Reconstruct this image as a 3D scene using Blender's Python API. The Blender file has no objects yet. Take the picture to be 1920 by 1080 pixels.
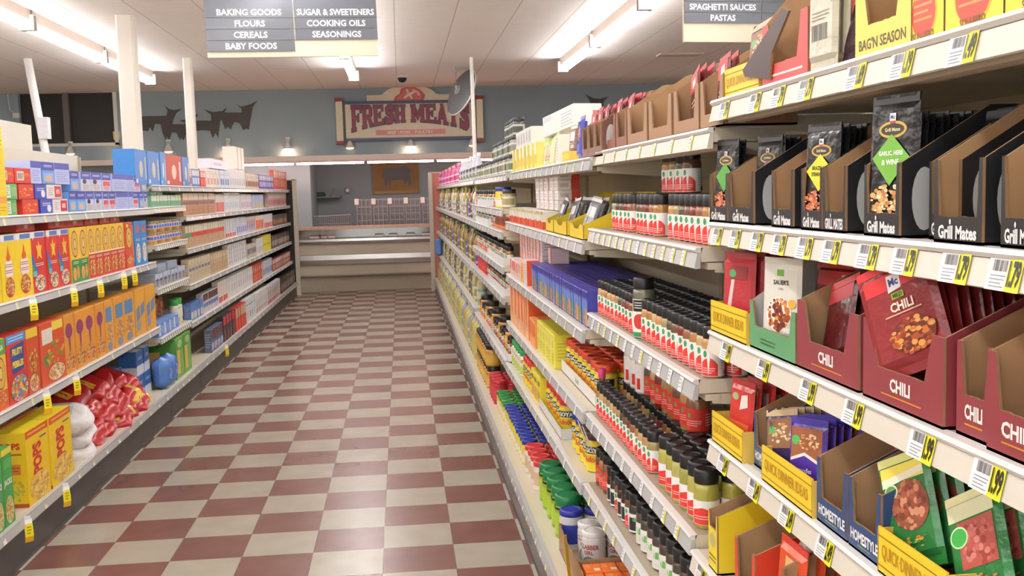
import bpy, math, random
from mathutils import Vector, Matrix
random.seed(11)
sc = bpy.context.scene
COL = sc.collection
V = Vector
R = math.radians
PI = math.pi

# ------------------------------------------------------------------ camera
FPX, PIT, YAW, ROL, CAMZ = 1952.155, .0929, .1039, -.0256, 1.548
_cy, _sy = math.cos(YAW), math.sin(YAW)
FW = V((_sy * math.cos(PIT), _cy * math.cos(PIT), -math.sin(PIT)))
_rt = V((_cy, -_sy, 0))
_up = _rt.cross(FW)
RT = _rt * math.cos(ROL) + _up * math.sin(ROL)
UP = _up * math.cos(ROL) - _rt * math.sin(ROL)
CAM = V((0, 0, CAMZ))
cd = bpy.data.cameras.new('camera')
cam = bpy.data.objects.new('camera', cd)
COL.objects.link(cam)
cd.sensor_width = 36.0
cd.lens = FPX * 36.0 / 1920.0
cd.clip_start = .02
cam.matrix_world = Matrix(((RT.x, UP.x, -FW.x, 0), (RT.y, UP.y, -FW.y, 0), (RT.z, UP.z, -FW.z, CAMZ), (0, 0, 0, 1)))
sc.camera = cam


def on(px, py, axis, val):
    """point of a photo pixel on the plane axis = val"""
    d = FW + RT * ((px - 960) / FPX) - UP * ((py - 540) / FPX)
    return CAM + d * ((val - CAM[axis]) / d[axis])


def ypx(px, X, Z):
    """distance down the aisle of the pixel column px along the line (X, *, Z)"""
    a = RT - FW * ((px - 960) / FPX)
    return -(X * a.x + (Z - CAMZ) * a.z) / a.y


# ------------------------------------------------------------------ world, exposure
w = bpy.data.worlds.new('world')
sc.world = w
w.use_nodes = True
w.node_tree.nodes['Background'].inputs[0].default_value = (1, .99, .975, 1)
w.node_tree.nodes['Background'].inputs[1].default_value = 1.5
sc.view_settings.view_transform = 'Standard'
sc.view_settings.look = 'None'
sc.view_settings.exposure = 0.40
sc.view_settings.gamma = 1.0
sc.view_settings.use_curve_mapping = False
sc.cycles.use_denoising = True
sc.cycles.max_bounces = 8
sc.cycles.diffuse_bounces = 4
sc.cycles.sample_clamp_indirect = 6
TUBE_POWER = 25.0


# ------------------------------------------------------------------ materials
def lin(c):
    return c / 12.92 if c <= .04045 else ((c + .055) / 1.055) ** 2.4


def rgb(hx):
    return tuple(lin(int(hx[i:i + 2], 16) / 255) for i in (0, 2, 4)) + (1,)


_M = {}


def C(hx, rough=.45, metal=0.0, var=.05, scale=25, bump=0.0, bscale=60, coat=0.0, name=None):
    k = (hx, rough, metal, var, scale, bump, bscale, coat)
    if k in _M:
        return _M[k]
    m = bpy.data.materials.new(name or 'surface_' + hx)
    m.use_nodes = True
    nt = m.node_tree
    b = nt.nodes['Principled BSDF']
    c = rgb(hx)
    b.inputs['Roughness'].default_value = rough
    b.inputs['Metallic'].default_value = metal
    b.inputs['Coat Weight'].default_value = coat
    b.inputs['Base Color'].default_value = c
    if var > 0 or bump > 0:
        tc = nt.nodes.new('ShaderNodeTexCoord')
        n = nt.nodes.new('ShaderNodeTexNoise')
        n.inputs['Scale'].default_value = scale
        n.inputs['Detail'].default_value = 2
        nt.links.new(tc.outputs['Object'], n.inputs['Vector'])
        if var > 0:
            mx = nt.nodes.new('ShaderNodeMix')
            mx.data_type = 'RGBA'
            mx.inputs[6].default_value = tuple(max(0, x * (1 - var * 2)) for x in c[:3]) + (1,)
            mx.inputs[7].default_value = tuple(min(1, x * (1 + var * 2)) for x in c[:3]) + (1,)
            nt.links.new(n.outputs['Fac'], mx.inputs[0])
            nt.links.new(mx.outputs[2], b.inputs['Base Color'])
        if bump > 0:
            n2 = nt.nodes.new('ShaderNodeTexNoise')
            n2.inputs['Scale'].default_value = bscale
            n2.inputs['Detail'].default_value = 2
            nt.links.new(tc.outputs['Object'], n2.inputs['Vector'])
            bp = nt.nodes.new('ShaderNodeBump')
            bp.inputs['Strength'].default_value = bump
            bp.inputs['Distance'].default_value = .004
            nt.links.new(n2.outputs['Fac'], bp.inputs['Height'])
            nt.links.new(bp.outputs['Normal'], b.inputs['Normal'])
    _M[k] = m
    return m


def P(hx):                                                     # printed card or paper
    return C(hx, .38, 0, .03)


def FOIL(hx):                                                  # glossy wrinkled film
    return C(hx, .22, 0, .08, 40, .5, 55)


def EM(hx, power):
    k = ('em', hx, power)
    if k not in _M:
        m = bpy.data.materials.new('glow_' + hx)
        m.use_nodes = True
        b = m.node_tree.nodes['Principled BSDF']
        b.inputs['Base Color'].default_value = rgb(hx)
        b.inputs['Emission Color'].default_value = rgb(hx)
        b.inputs['Emission Strength'].default_value = power
        _M[k] = m
    return _M[k]


CARD = C('a98660', .8, 0, .06, 30, name='cardboard')
CARD_D = C('8f6f4c', .85, 0, .06, 30, name='cardboard_edge')
CREAM = C('e4ddd0', .42, 0, .02, 6, name='cream_enamel')
LIP = C('e2e0da', .3, 0, .01, 6, name='white_plastic_lip')
STEEL = C('c9c8c4', .3, .9, .03, 8, name='brushed_steel')
WHITE = P('f2f1ec')
BLACKP = C('17181a', .35, 0, .02, name='black_plastic')

# ------------------------------------------------------------------ text outlines
_T = {}


def text_geo(s, bold=.02):
    k = (s, bold)
    if k not in _T:
        c = bpy.data.curves.new('glyphs', 'FONT')
        c.body = s
        c.resolution_u = 2
        c.offset = bold
        o = bpy.data.objects.new('glyphs', c)
        me = o.to_mesh()
        vs = [(v.co.x, v.co.y) for v in me.vertices]
        fs = [tuple(p.vertices) for p in me.polygons]
        o.to_mesh_clear()
        bpy.data.objects.remove(o)
        bpy.data.curves.remove(c)
        if vs:
            x0 = min(v[0] for v in vs); x1 = max(v[0] for v in vs)
            y0 = min(v[1] for v in vs); y1 = max(v[1] for v in vs)
        else:
            x0 = y0 = 0; x1 = y1 = 1
        _T[k] = ([(x - x0, y - y0) for x, y in vs], fs, x1 - x0, y1 - y0)
    return _T[k]


def ell(cx, cy, rx, ry, n=18, a0=0):
    return [(cx + rx * math.cos(a0 + 2 * PI * i / n), cy + ry * math.sin(a0 + 2 * PI * i / n)) for i in range(n)]


# ------------------------------------------------------------------ mesh builder
class MB:
    def __init__(s):
        s.v = []; s.f = []; s.m = []; s.sm = []; s.ms = []

    def mi(s, m):
        if isinstance(m, str):
            m = P(m)
        if m not in s.ms:
            s.ms.append(m)
        return s.ms.index(m)

    def add(s, vs, fs, m, smooth=False):
        o = len(s.v)
        s.v += [tuple(v) for v in vs]
        i = s.mi(m)
        for f in fs:
            s.f.append(tuple(o + k for k in f)); s.m.append(i); s.sm.append(smooth)

    def poly(s, pts, m):
        s.add(pts, [tuple(range(len(pts)))], m)

    def box(s, x0, y0, z0, x1, y1, z1, m, front=None, back=None, left=None, right=None, top=None, bottom=None):
        p = [(x0, y0, z0), (x1, y0, z0), (x1, y1, z0), (x0, y1, z0), (x0, y0, z1), (x1, y0, z1), (x1, y1, z1), (x0, y1, z1)]
        for f, mm in (((0, 1, 5, 4), front), ((2, 3, 7, 6), back), ((3, 0, 4, 7), left), ((1, 2, 6, 5), right), ((4, 5, 6, 7), top), ((3, 2, 1, 0), bottom)):
            s.add([p[k] for k in f], [(0, 1, 2, 3)], mm or m)

    def rbox(s, x0, y0, z0, x1, y1, z1, r, m, front=None):
        """box whose four vertical and front edges are chamfered by r"""
        ring = lambda i, z: [(x0 + r + i, y0 + i, z), (x1 - r - i, y0 + i, z), (x1 - i, y0 + r + i, z), (x1 - i, y1 - r - i, z), (x1 - r - i, y1 - i, z), (x0 + r + i, y1 - i, z), (x0 + i, y1 - r - i, z), (x0 + i, y0 + r + i, z)]
        rings = [ring(r, z0), ring(0, z0 + r), ring(0, z1 - r), ring(r, z1)]
        vs = [p for q in rings for p in q]
        fs = []
        for k in range(3):
            for i in range(8):
                j = (i + 1) % 8
                fs.append((k * 8 + i, k * 8 + j, k * 8 + 8 + j, k * 8 + 8 + i))
        fs.append(tuple(range(24, 32))); fs.append(tuple(reversed(range(8))))
        s.add(vs, fs, m)

    def lathe(s, prof, m, n=16, cx=0, cy=0, z0=0, smooth=True, bot=True, top=True, sq=0):
        vs = []; k = len(prof)
        for r, z in prof:
            for i in range(n):
                a = 2 * PI * i / n
                q = 1.0
                if sq:
                    q = 1 / (abs(math.cos(a)) ** sq + abs(math.sin(a)) ** sq) ** (1 / sq)
                vs.append((cx + r * q * math.cos(a), cy + r * q * math.sin(a), z0 + z))
        fs = [(j * n + i, j * n + (i + 1) % n, (j + 1) * n + (i + 1) % n, (j + 1) * n + i) for j in range(k - 1) for i in range(n)]
        s.add(vs, fs, m, smooth)
        if bot:
            s.add(vs[:n], [tuple(reversed(range(n)))], m)
        if top:
            s.add(vs[-n:], [tuple(range(n))], m)

    def prism(s, pts, fr, t, mf, mb=None, me=None):
        """flat polygon pts in frame fr = (O, U, V, N), thick t backwards"""
        O, U, W, N = fr
        a = [O + U * x + W * y for x, y in pts]
        b = [p - N * t for p in a]
        n = len(pts)
        s.add(a, [tuple(range(n))], mf)
        s.add(b, [tuple(reversed(range(n)))], mb or mf)
        s.add(a + b, [(i, n + i, n + (i + 1) % n, (i + 1) % n) for i in range(n)], me or mf)

    def tube(s, pts, r, m, n=6, smooth=True, cap=True):
        pts = [V(p) for p in pts]
        vs = []
        for i, p in enumerate(pts):
            d = (pts[min(i + 1, len(pts) - 1)] - pts[max(i - 1, 0)]).normalized()
            a = d.cross(V((0, 0, 1)))
            if a.length < 1e-3:
                a = d.cross(V((1, 0, 0)))
            a.normalize(); b = d.cross(a)
            for k in range(n):
                t = 2 * PI * k / n
                vs.append(p + a * r * math.cos(t) + b * r * math.sin(t))
        k = len(pts)
        fs = [(j * n + i, j * n + (i + 1) % n, (j + 1) * n + (i + 1) % n, (j + 1) * n + i) for j in range(k - 1) for i in range(n)]
        s.add(vs, fs, m, smooth)
        if cap:
            s.add(vs[:n], [tuple(reversed(range(n)))], m); s.add(vs[-n:], [tuple(range(n))], m)

    def art(s, mp, w, h, elems, e0=.0004, de=.00022, wrap=False):
        """printed shapes: mp(x, y, off) maps metres on the face to space"""
        e = e0
        for el in elems:
            k = el[0]
            if wrap and k in 'ep':
                pts = el[1] if k == 'p' else ell(el[1], el[2], el[3], el[4], 24)
                c = el[-1]
                xa, xb = min(q[0] for q in pts), max(q[0] for q in pts)
                ns = max(8, int((xb - xa) * w / .003))
                row = []
                for i in range(ns + 1):
                    x = min(max(xa + (xb - xa) * i / ns, xa + 1e-5), xb - 1e-5)
                    ys = []
                    for j in range(len(pts)):
                        (ax, ay), (bx, by) = pts[j], pts[(j + 1) % len(pts)]
                        if (ax - x) * (bx - x) < 0:
                            ys.append(ay + (by - ay) * (x - ax) / (bx - ax))
                    row.append((x, min(ys), max(ys)) if ys else None)
                row = [q for q in row if q]
                for q0, q1 in zip(row, row[1:]):
                    s.add([mp(q0[0] * w, q0[1] * h, e), mp(q1[0] * w, q1[1] * h, e), mp(q1[0] * w, q1[2] * h, e), mp(q0[0] * w, q0[2] * h, e)], [(0, 1, 2, 3)], c)
            elif k == 'r':
                _, x0, y0, x1, y1, c = el
                n = max(1, int((x1 - x0) * w / .004)) if wrap else 1
                for i in range(n):
                    a = x0 + (x1 - x0) * i / n; b = x0 + (x1 - x0) * (i + 1) / n
                    s.add([mp(a * w, y0 * h, e), mp(b * w, y0 * h, e), mp(b * w, y1 * h, e), mp(a * w, y1 * h, e)], [(0, 1, 2, 3)], c)
            elif k == 'e':
                _, cx, cy, rx, ry, c = el
                s.add([mp(x * w, y * h, e) for x, y in ell(cx, cy, rx, ry)], [tuple(range(18))], c)
            elif k == 'p':
                s.add([mp(x * w, y * h, e) for x, y in el[1]], [tuple(range(len(el[1])))], el[2])
            elif k in ('t', 'tv'):
                txt, cx, cy, hh, c = el[1:6]
                mw = el[6] if len(el) > 6 else None
                bold = el[7] if len(el) > 7 else .03
                vs, fs, tw, th = text_geo(txt, bold)
                sc_ = hh * h / th if k == 't' else hh * w / th
                sx = sc_
                lim = (mw * (w if k == 't' else h)) if mw else None
                if lim and tw * sx > lim:
                    sx = lim / tw
                if k == 't':
                    q = [mp(cx * w + (x - tw / 2) * sx, cy * h + (y - th / 2) * sc_, e) for x, y in vs]
                else:                                          # reading upwards
                    q = [mp(cx * w - (y - th / 2) * sc_, cy * h + (x - tw / 2) * sx, e) for x, y in vs]
                s.add(q, fs, c)
            elif k == 'f':                                     # a heap of food: many small shapes inside an ellipse
                _, cx, cy, rx, ry, cols, n = el
                rnd = random.Random(int(cx * 991 + cy * 77 + n))
                n *= 2
                for i in range(n):
                    a = rnd.random() * 2 * PI; q = math.sqrt(rnd.random())
                    x = cx + rx * q * math.cos(a); y = cy + ry * q * math.sin(a)
                    g = rnd.uniform(.08, .19)
                    s.add([mp(px * w, py * h, e + i * 2e-6) for px, py in ell(x, y, rx * g, ry * g * rnd.uniform(.7, 1.2), 7, rnd.random())], [tuple(range(7))], cols[i % len(cols)])
            elif k == 'b':                                     # bar code
                _, x0, y0, x1, y1, c = el
                x = x0
                rnd = random.Random(5)
                while x < x1:
                    d = rnd.choice((.02, .04, .03)) * (x1 - x0)
                    s.add([mp(x * w, y0 * h, e), mp(min(x1, x + d) * w, y0 * h, e), mp(min(x1, x + d) * w, y1 * h, e), mp(x * w, y1 * h, e)], [(0, 1, 2, 3)], c)
                    x += d + rnd.choice((.02, .04)) * (x1 - x0)
            elif k == 'l':                                     # lines of small print
                _, x0, y0, x1, y1, c, n = el
                for i in range(n):
                    y = y1 - (y1 - y0) * (i + .3) / n; dh = (y1 - y0) / n * .35
                    xx = x1 - (x1 - x0) * (.25 if i % 3 == 2 else .04 * (i % 2))
                    nn = 5 if wrap else 1
                    for t in range(nn):
                        xl = x0 + (xx - x0) * t / nn; xr = x0 + (xx - x0) * (t + 1) / nn
                        s.add([mp(xl * w, (y - dh) * h, e), mp(xr * w, (y - dh) * h, e), mp(xr * w, y * h, e), mp(xl * w, y * h, e)], [(0, 1, 2, 3)], c)
            e += de

    def mesh(s, name):
        me = bpy.data.meshes.new(name)
        me.from_pydata(s.v, [], s.f)
        for m in s.ms:
            me.materials.append(m)
        me.polygons.foreach_set('material_index', s.m)
        me.polygons.foreach_set('use_smooth', s.sm)
        me.update()
        return me

    def build(s, name, parent=None):
        o = bpy.data.objects.new(name, s.mesh(name))
        COL.objects.link(o)
        if parent:
            o.parent = parent
        return o


def face(O, U, W, N):
    O, U, W, N = V(O), V(U), V(W), V(N)
    return lambda x, y, off: O + U * x + W * y + N * off


def front(w, h, y=0.0, z=0.0):                                 # the face that looks at the aisle
    return face((-w / 2, y, z), (1, 0, 0), (0, 0, 1), (0, -1, 0))


def cyl(rad, z, arc_w, turn=0.0):                                        # wrapped on a cylinder, middle at -y
    def mp(x, y, off):
        a = (x - arc_w / 2) / rad + turn
        q = rad + off
        return V((q * math.sin(a), -q * math.cos(a), z + y))
    return mp


# ------------------------------------------------------------------ things
def tag(o, label, cat, group=None, kind=None):
    for a, b_ in (('', ''), (' from the near end', ' from near end'), (' from the front', ' from front'), (', front row, ', ', front row '), (' from the spice jars', ' from spice jars'), (' on the ', ' on '), (', bottom deck', ', deck'), (' of the ', ' of '), (' the ', ' ')):
        if len(label.replace(',', ' ').split()) > 16:
            label = label.replace(a, b_) if a else label
    n = len(label.replace(',', ' ').split())
    if n > 16 or n < 4:
        print('LABEL WORDS', n, label)
    o['label'] = label
    o['category'] = cat
    if group:
        o['group'] = group
    if kind:
        o['kind'] = kind
    return o


def struct(o):
    o['kind'] = 'structure'
    return o


def empty(name, loc=(0, 0, 0), rz=0):
    o = bpy.data.objects.new(name, None)
    COL.objects.link(o)
    o.location = loc
    o.rotation_euler = (0, 0, rz)
    return o


_KIDS = {}


def copy_tree(o, kids):
    c = o.copy(); COL.objects.link(c)
    for ch, sub in kids:
        d = ch.copy(); COL.objects.link(d); d.parent = c
        for g in sub:
            e = g.copy(); COL.objects.link(e); e.parent = d
    return c


_PROTO = {}


def inst(key, fn):
    """first call builds the thing, later calls copy it with its parts"""
    if key not in _PROTO:
        o = fn()
        kids = [(c, list(c.children)) for c in o.children]
        _PROTO[key] = (o, kids)
        return o
    o, kids = _PROTO[key]
    c = copy_tree(o, kids)
    for k in ('label', 'category', 'group'):
        if k in c:
            del c[k]
    return c


ORD = ('first second third fourth fifth sixth seventh eighth ninth tenth eleventh twelfth thirteenth fourteenth fifteenth sixteenth seventeenth eighteenth nineteenth twentieth '
       'twenty-first twenty-second twenty-third twenty-fourth twenty-fifth twenty-sixth twenty-seventh twenty-eighth twenty-ninth thirtieth thirty-first thirty-second thirty-third '
       'thirty-fourth thirty-fifth thirty-sixth thirty-seventh thirty-eighth thirty-ninth fortieth').split()
ROT = {'R': -PI / 2, 'L': PI / 2}
SG = {'R': 1, 'L': -1}


class Sh:
    """a shelf: side, front edge X, rail-top Z, and what it is called in labels"""
    def __init__(s, side, X, Z, name, drop=.001):
        s.side, s.X, s.Z, s.name, s.drop = side, X, Z, name, drop

    def y(s, px):
        return ypx(px, s.X, s.Z)

    def put(s, o, Y, inset=.02, dz=0.0, turn=0.0):
        o.location = (s.X + SG[s.side] * inset, Y, s.Z - s.drop + dz)
        o.rotation_euler = (0, 0, ROT[s.side] + turn)
        return o


def run(sh, a, b, n, key, fn, desc, cat, group, where=None, inset=.02, dz=0.0, jit=.03, rows=1, dr=.06, tiers=1, th=.1, end='near end', px=True, nb=0):
    """n things side by side between pixel columns a and b of a shelf (rows deep, tiers high), each labelled by its place"""
    ya, yb = (sh.y(a), sh.y(b)) if px else (a, b)
    if ya > yb:
        ya, yb = yb, ya
    where = where if where is not None else sh.name
    i0 = 0
    for t in range(tiers):
        for r in range(rows):
            for i in range(n):
                Y = ya + (yb - ya) * (i + .5) / n
                k = key[i % len(key)] if isinstance(key, (list, tuple)) else key
                o = inst(k, (lambda kk=k: fn(kk)))
                sh.put(o, Y, inset + r * dr + random.uniform(0, .004), dz + t * th, random.uniform(-jit, jit))
                lab = desc
                bits = []
                if n > 1:
                    bits.append(f'{ORD[i]} from the {end}' if end in ('near end', 'far end') else f'{ORD[i]} from {end}')
                if rows > 1:
                    bits.append(('front row', 'second row', 'third row', 'fourth row', 'fifth row', 'sixth row')[r])
                if tiers > 1:
                    bits.append((('bottom tier', 'top tier') if tiers == 2 else ('bottom tier', 'middle tier', 'top tier', 'crowning tier'))[t])
                lab = desc + (', ' + ', '.join(bits) if bits else '') + ' ' + where if not bits else desc + ', ' + ', '.join(bits) + ', ' + where
                tag(o, lab, cat, group)
    return
# ------------------------------------------------------------------ floor, ceiling, walls
CEIL = 3.35
WALLY = 18.1


def nodes(name):
    m = bpy.data.materials.new(name)
    m.use_nodes = True
    return m, m.node_tree, m.node_tree.nodes['Principled BSDF']


def floor_mat():
    m, nt, b = nodes('checkered_vinyl_tile')
    L = nt.links.new
    tc = nt.nodes.new('ShaderNodeTexCoord')
    mp = nt.nodes.new('ShaderNodeMapping')
    s = 1 / .3048
    mp.inputs['Scale'].default_value = (s, s, 0)
    mp.inputs['Location'].default_value = (.128 * s, -4.485 * s, .3)
    L(tc.outputs['Object'], mp.inputs['Vector'])
    ck = nt.nodes.new('ShaderNodeTexChecker')
    ck.inputs['Scale'].default_value = 1
    ck.inputs['Color1'].default_value = rgb('754a41')
    ck.inputs['Color2'].default_value = rgb('aca595')
    L(mp.outputs['Vector'], ck.inputs['Vector'])
    n = nt.nodes.new('ShaderNodeTexNoise'); n.inputs['Scale'].default_value = 7; n.inputs['Detail'].default_value = 1
    L(tc.outputs['Object'], n.inputs['Vector'])
    n3 = nt.nodes.new('ShaderNodeTexNoise'); n3.inputs['Scale'].default_value = 1.1; n3.inputs['Detail'].default_value = 3
    L(tc.outputs['Object'], n3.inputs['Vector'])
    mx = nt.nodes.new('ShaderNodeMix'); mx.data_type = 'RGBA'; mx.blend_type = 'SOFT_LIGHT'; mx.inputs[0].default_value = .22
    L(ck.outputs['Color'], mx.inputs[6]); L(n.outputs['Fac'], mx.inputs[7])
    # hairline joints
    br = nt.nodes.new('ShaderNodeTexBrick'); br.offset = 0; br.inputs['Scale'].default_value = 1
    br.inputs['Brick Width'].default_value = 1; br.inputs['Row Height'].default_value = 1; br.inputs['Mortar Size'].default_value = .006
    br.inputs['Color1'].default_value = br.inputs['Color2'].default_value = (1, 1, 1, 1); br.inputs['Mortar'].default_value = (.62, .58, .54, 1)
    L(mp.outputs['Vector'], br.inputs['Vector'])
    m2 = nt.nodes.new('ShaderNodeMix'); m2.data_type = 'RGBA'; m2.blend_type = 'MULTIPLY'; m2.inputs[0].default_value = 1
    L(mx.outputs[2], m2.inputs[6]); L(br.outputs['Color'], m2.inputs[7])
    L(m2.outputs[2], b.inputs['Base Color'])
    b.inputs['Roughness'].default_value = .27
    bp = nt.nodes.new('ShaderNodeBump'); bp.inputs['Strength'].default_value = .05; bp.inputs['Distance'].default_value = .01
    n4 = nt.nodes.new('ShaderNodeTexNoise'); n4.inputs['Scale'].default_value = 9; n4.inputs['Detail'].default_value = 2
    L(tc.outputs['Object'], n4.inputs['Vector']); L(n4.outputs['Fac'], bp.inputs['Height'])
    return m


def ceil_mat():
    m, nt, b = nodes('ribbed_ceiling_tile')
    L = nt.links.new
    tc = nt.nodes.new('ShaderNodeTexCoord')
    br = nt.nodes.new('ShaderNodeTexBrick'); br.offset = 0; br.inputs['Scale'].default_value = 1
    br.inputs['Brick Width'].default_value = .61; br.inputs['Row Height'].default_value = 60; br.inputs['Mortar Size'].default_value = .006
    br.inputs['Color1'].default_value = rgb('f3ece6'); br.inputs['Color2'].default_value = rgb('f0e8e1'); br.inputs['Mortar'].default_value = rgb('cfc0b3')
    L(tc.outputs['Object'], br.inputs['Vector'])
    wv = nt.nodes.new('ShaderNodeTexWave'); wv.bands_direction = 'Y'; wv.inputs['Scale'].default_value = 4.2; wv.inputs['Distortion'].default_value = .6; wv.inputs['Detail'].default_value = 2
    L(tc.outputs['Object'], wv.inputs['Vector'])
    n = nt.nodes.new('ShaderNodeTexNoise'); n.inputs['Scale'].default_value = 3; n.inputs['Detail'].default_value = 8; n.inputs['Roughness'].default_value = .8
    L(tc.outputs['Object'], n.inputs['Vector'])
    mx = nt.nodes.new('ShaderNodeMix'); mx.data_type = 'RGBA'; mx.blend_type = 'SOFT_LIGHT'; mx.inputs[0].default_value = .35
    L(br.outputs['Color'], mx.inputs[6]); L(n.outputs['Fac'], mx.inputs[7])
    L(mx.outputs[2], b.inputs['Base Color'])
    b.inputs['Roughness'].default_value = .8
    bp = nt.nodes.new('ShaderNodeBump'); bp.inputs['Strength'].default_value = .5; bp.inputs['Distance'].default_value = .01
    L(wv.outputs['Fac'], bp.inputs['Height']); L(bp.outputs['Normal'], b.inputs['Normal'])
    return m


b = MB(); b.box(-9.5, -7, -.1, 9, 21, 0, floor_mat()); struct(b.build('floor'))
b = MB(); b.box(-9.5, -7, CEIL, 9, 21, CEIL + .1, ceil_mat()); struct(b.build('ceiling'))
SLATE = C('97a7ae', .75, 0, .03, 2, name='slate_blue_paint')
SLATE2 = C('8f9da1', .75, 0, .03, 2, name='slate_painted_shade')  # darker slate: the alcove's shade is put into the colour
BUFF = C('d9cfbf', .7, 0, .03, 2, name='buff_paint')
b = MB(); b.box(-9.5, -7, 0, -9.4, 21, CEIL, BUFF); struct(b.build('wall_left'))
b = MB(); b.box(8.9, -7, 0, 9, 21, CEIL, BUFF); struct(b.build('wall_right'))
AX = -1.52                                                     # left cheek of the alcove behind the meat case
b = MB()
wx0, wx1, wz0 = -6.2, -4.66, 2.50
b.box(-9.4, WALLY, 0, AX, WALLY + .12, wz0, SLATE)
b.box(-9.4, WALLY, wz0, wx0, WALLY + .12, CEIL, SLATE)
b.box(wx1, WALLY, wz0, AX, WALLY + .12, CEIL, SLATE)
b.box(AX, WALLY, 2.16, 8.9, WALLY + .12, CEIL, SLATE)
struct(b.build('wall_back'))
b = MB()
b.box(AX - .1, WALLY + .12, 0, AX, 19.5, 2.6, SLATE); struct(b.build('wall_alcove_side'))
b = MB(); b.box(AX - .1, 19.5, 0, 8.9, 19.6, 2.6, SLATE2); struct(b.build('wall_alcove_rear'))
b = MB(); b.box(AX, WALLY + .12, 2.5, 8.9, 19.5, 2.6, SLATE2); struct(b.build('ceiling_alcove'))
# the dark upper window of the meat room office
win = MB(); win.box(wx0, WALLY + .10, wz0, wx1, WALLY + .11, CEIL, C('2a2622', .5, 0, .15, 3)); wo = win.build('window_1'); struct(wo)
b = MB()
b.box(wx0, WALLY + .11, wz0, wx1, WALLY + .9, CEIL, C('241f1b', .9)); struct(b.build('window_recess', wo))
b = MB(); b.box(wx1 - .03, WALLY - .03, wz0 - .02, wx1 + .03, WALLY + .1, CEIL, LIP); b.box(wx0, WALLY - .03, wz0 - .03, wx1 + .03, WALLY + .1, wz0 + .02, LIP); struct(b.build('window_frame', wo))
b = MB(); b.box(-5.5, WALLY - .01, wz0 + .02, -5.41, WALLY + .09, CEIL, C('6b6862', .5)); struct(b.build('window_mullion', wo))
# beige fascia that carries the lamps over the case
FASC = C('e6d6c8', .6, 0, .03, 3, name='beige_fascia')
b = MB(); b.box(-9.4, 17.62, 2.13, 8.9, WALLY, 2.215, FASC); struct(b.build('trim_1'))


# ------------------------------------------------------------------ strip lights under the ceiling
def strip_light(L=2.40):
    r = empty('strip_light')
    b = MB()
    z = CEIL
    b.prism([(-.04, 0), (.04, 0), (.036, -.10), (.02, -.13), (-.02, -.13), (-.036, -.10)], (V((0, -L / 2, z)), V((1, 0, 0)), V((0, 0, 1)), V((0, -1, 0))), L, C('b3a497', .6), None, C('b3a497', .6))
    b.build('housing', r)
    for sx in (-.04, .04):
        b = MB(); b.tube([(sx, -L / 2 + .03, z - .165), (sx, L / 2 - .03, z - .165)], .019, EM('f9f9fc', TUBE_POWER), 8); b.build('tube', r)
    for sy in (-1, 1):
        b = MB(); b.box(-.07, sy * (L / 2 - .02) - .012, z - .19, .07, sy * (L / 2 - .02) + .012, z - .05, C('c8c4bc', .5)); b.build('lamp_holder', r)
    return r


SL = {-3.42: ('row beyond the cereal shelves', 15.25, 9), -.60: ('row over the aisle', 15.15, 9), 2.28: ('row beyond the spice shelves', 14.4, 9), -6.4: ('added unseen row past the cereal shelves', 14.0, 7)}  # rows run on unseen behind the camera; the outermost is added for light
for X, (nm, ye, n) in SL.items():
    for k in range(n):
        o = inst('strip', strip_light)
        o.location = (X, ye - 1.22 - 2.44 * k, 0)
        tag(o, f'white strip light, {ORD[k]} from the meat wall, {nm}', 'light', 'ceiling strip lights')
for k in range(3):
    o = inst('strip', strip_light); o.location = (5.2, 3.0 - 2.44 * k, 0)  # unseen row added out of view to light the rest of the store
    tag(o, f'added unseen strip light two aisles to the spice side, {ORD[k]} from the meat wall', 'light', 'ceiling strip lights')


# ------------------------------------------------------------------ pillars and poles
def column(x, y, hw, label):
    b = MB(); q = .02
    pts = [(-hw + q, -hw), (hw - q, -hw), (hw, -hw + q), (hw, hw - q), (hw - q, hw), (-hw + q, hw), (-hw, hw - q), (-hw, -hw + q)]
    b.prism(pts, (V((0, 0, CEIL)), V((1, 0, 0)), V((0, 1, 0)), V((0, 0, 1))), CEIL, CREAM)
    o = b.build('support_column'); o.location = (x, y, 0)
    return struct(o)


column(-2.62, 10.75, .085, '')
column(-2.66, 13.95, .058, '')
b = MB(); b.tube([(.1, 0, 0), (-.18, 0, 2.35), (-.30, 0, CEIL)], .05, C('e8e6e2', .3, 0, .02, 4), 10); b.box(-.21, -.07, 2.35, -.09, .05, 2.62, C('dddbe0', .4))
o = b.build('conduit_post'); o.location = (-4.28, 13.8, 0)
tag(o, 'slim white post running up to the ceiling before the dark window', 'post')
b = MB(); b.tube([(0, 0, 0), (-.03, 0, CEIL)], .026, C('efe9dc', .4), 8)
o = b.build('slim_pole'); o.location = (1.04, 14.2, 0)
tag(o, 'thin cream pole rising from the spice shelving beside the round mirror', 'pole')

# ------------------------------------------------------------------ hanging aisle signs
SLATEG = C('6d7077', .22, 0, .03, 3, name='grey_sign_slat')


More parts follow.
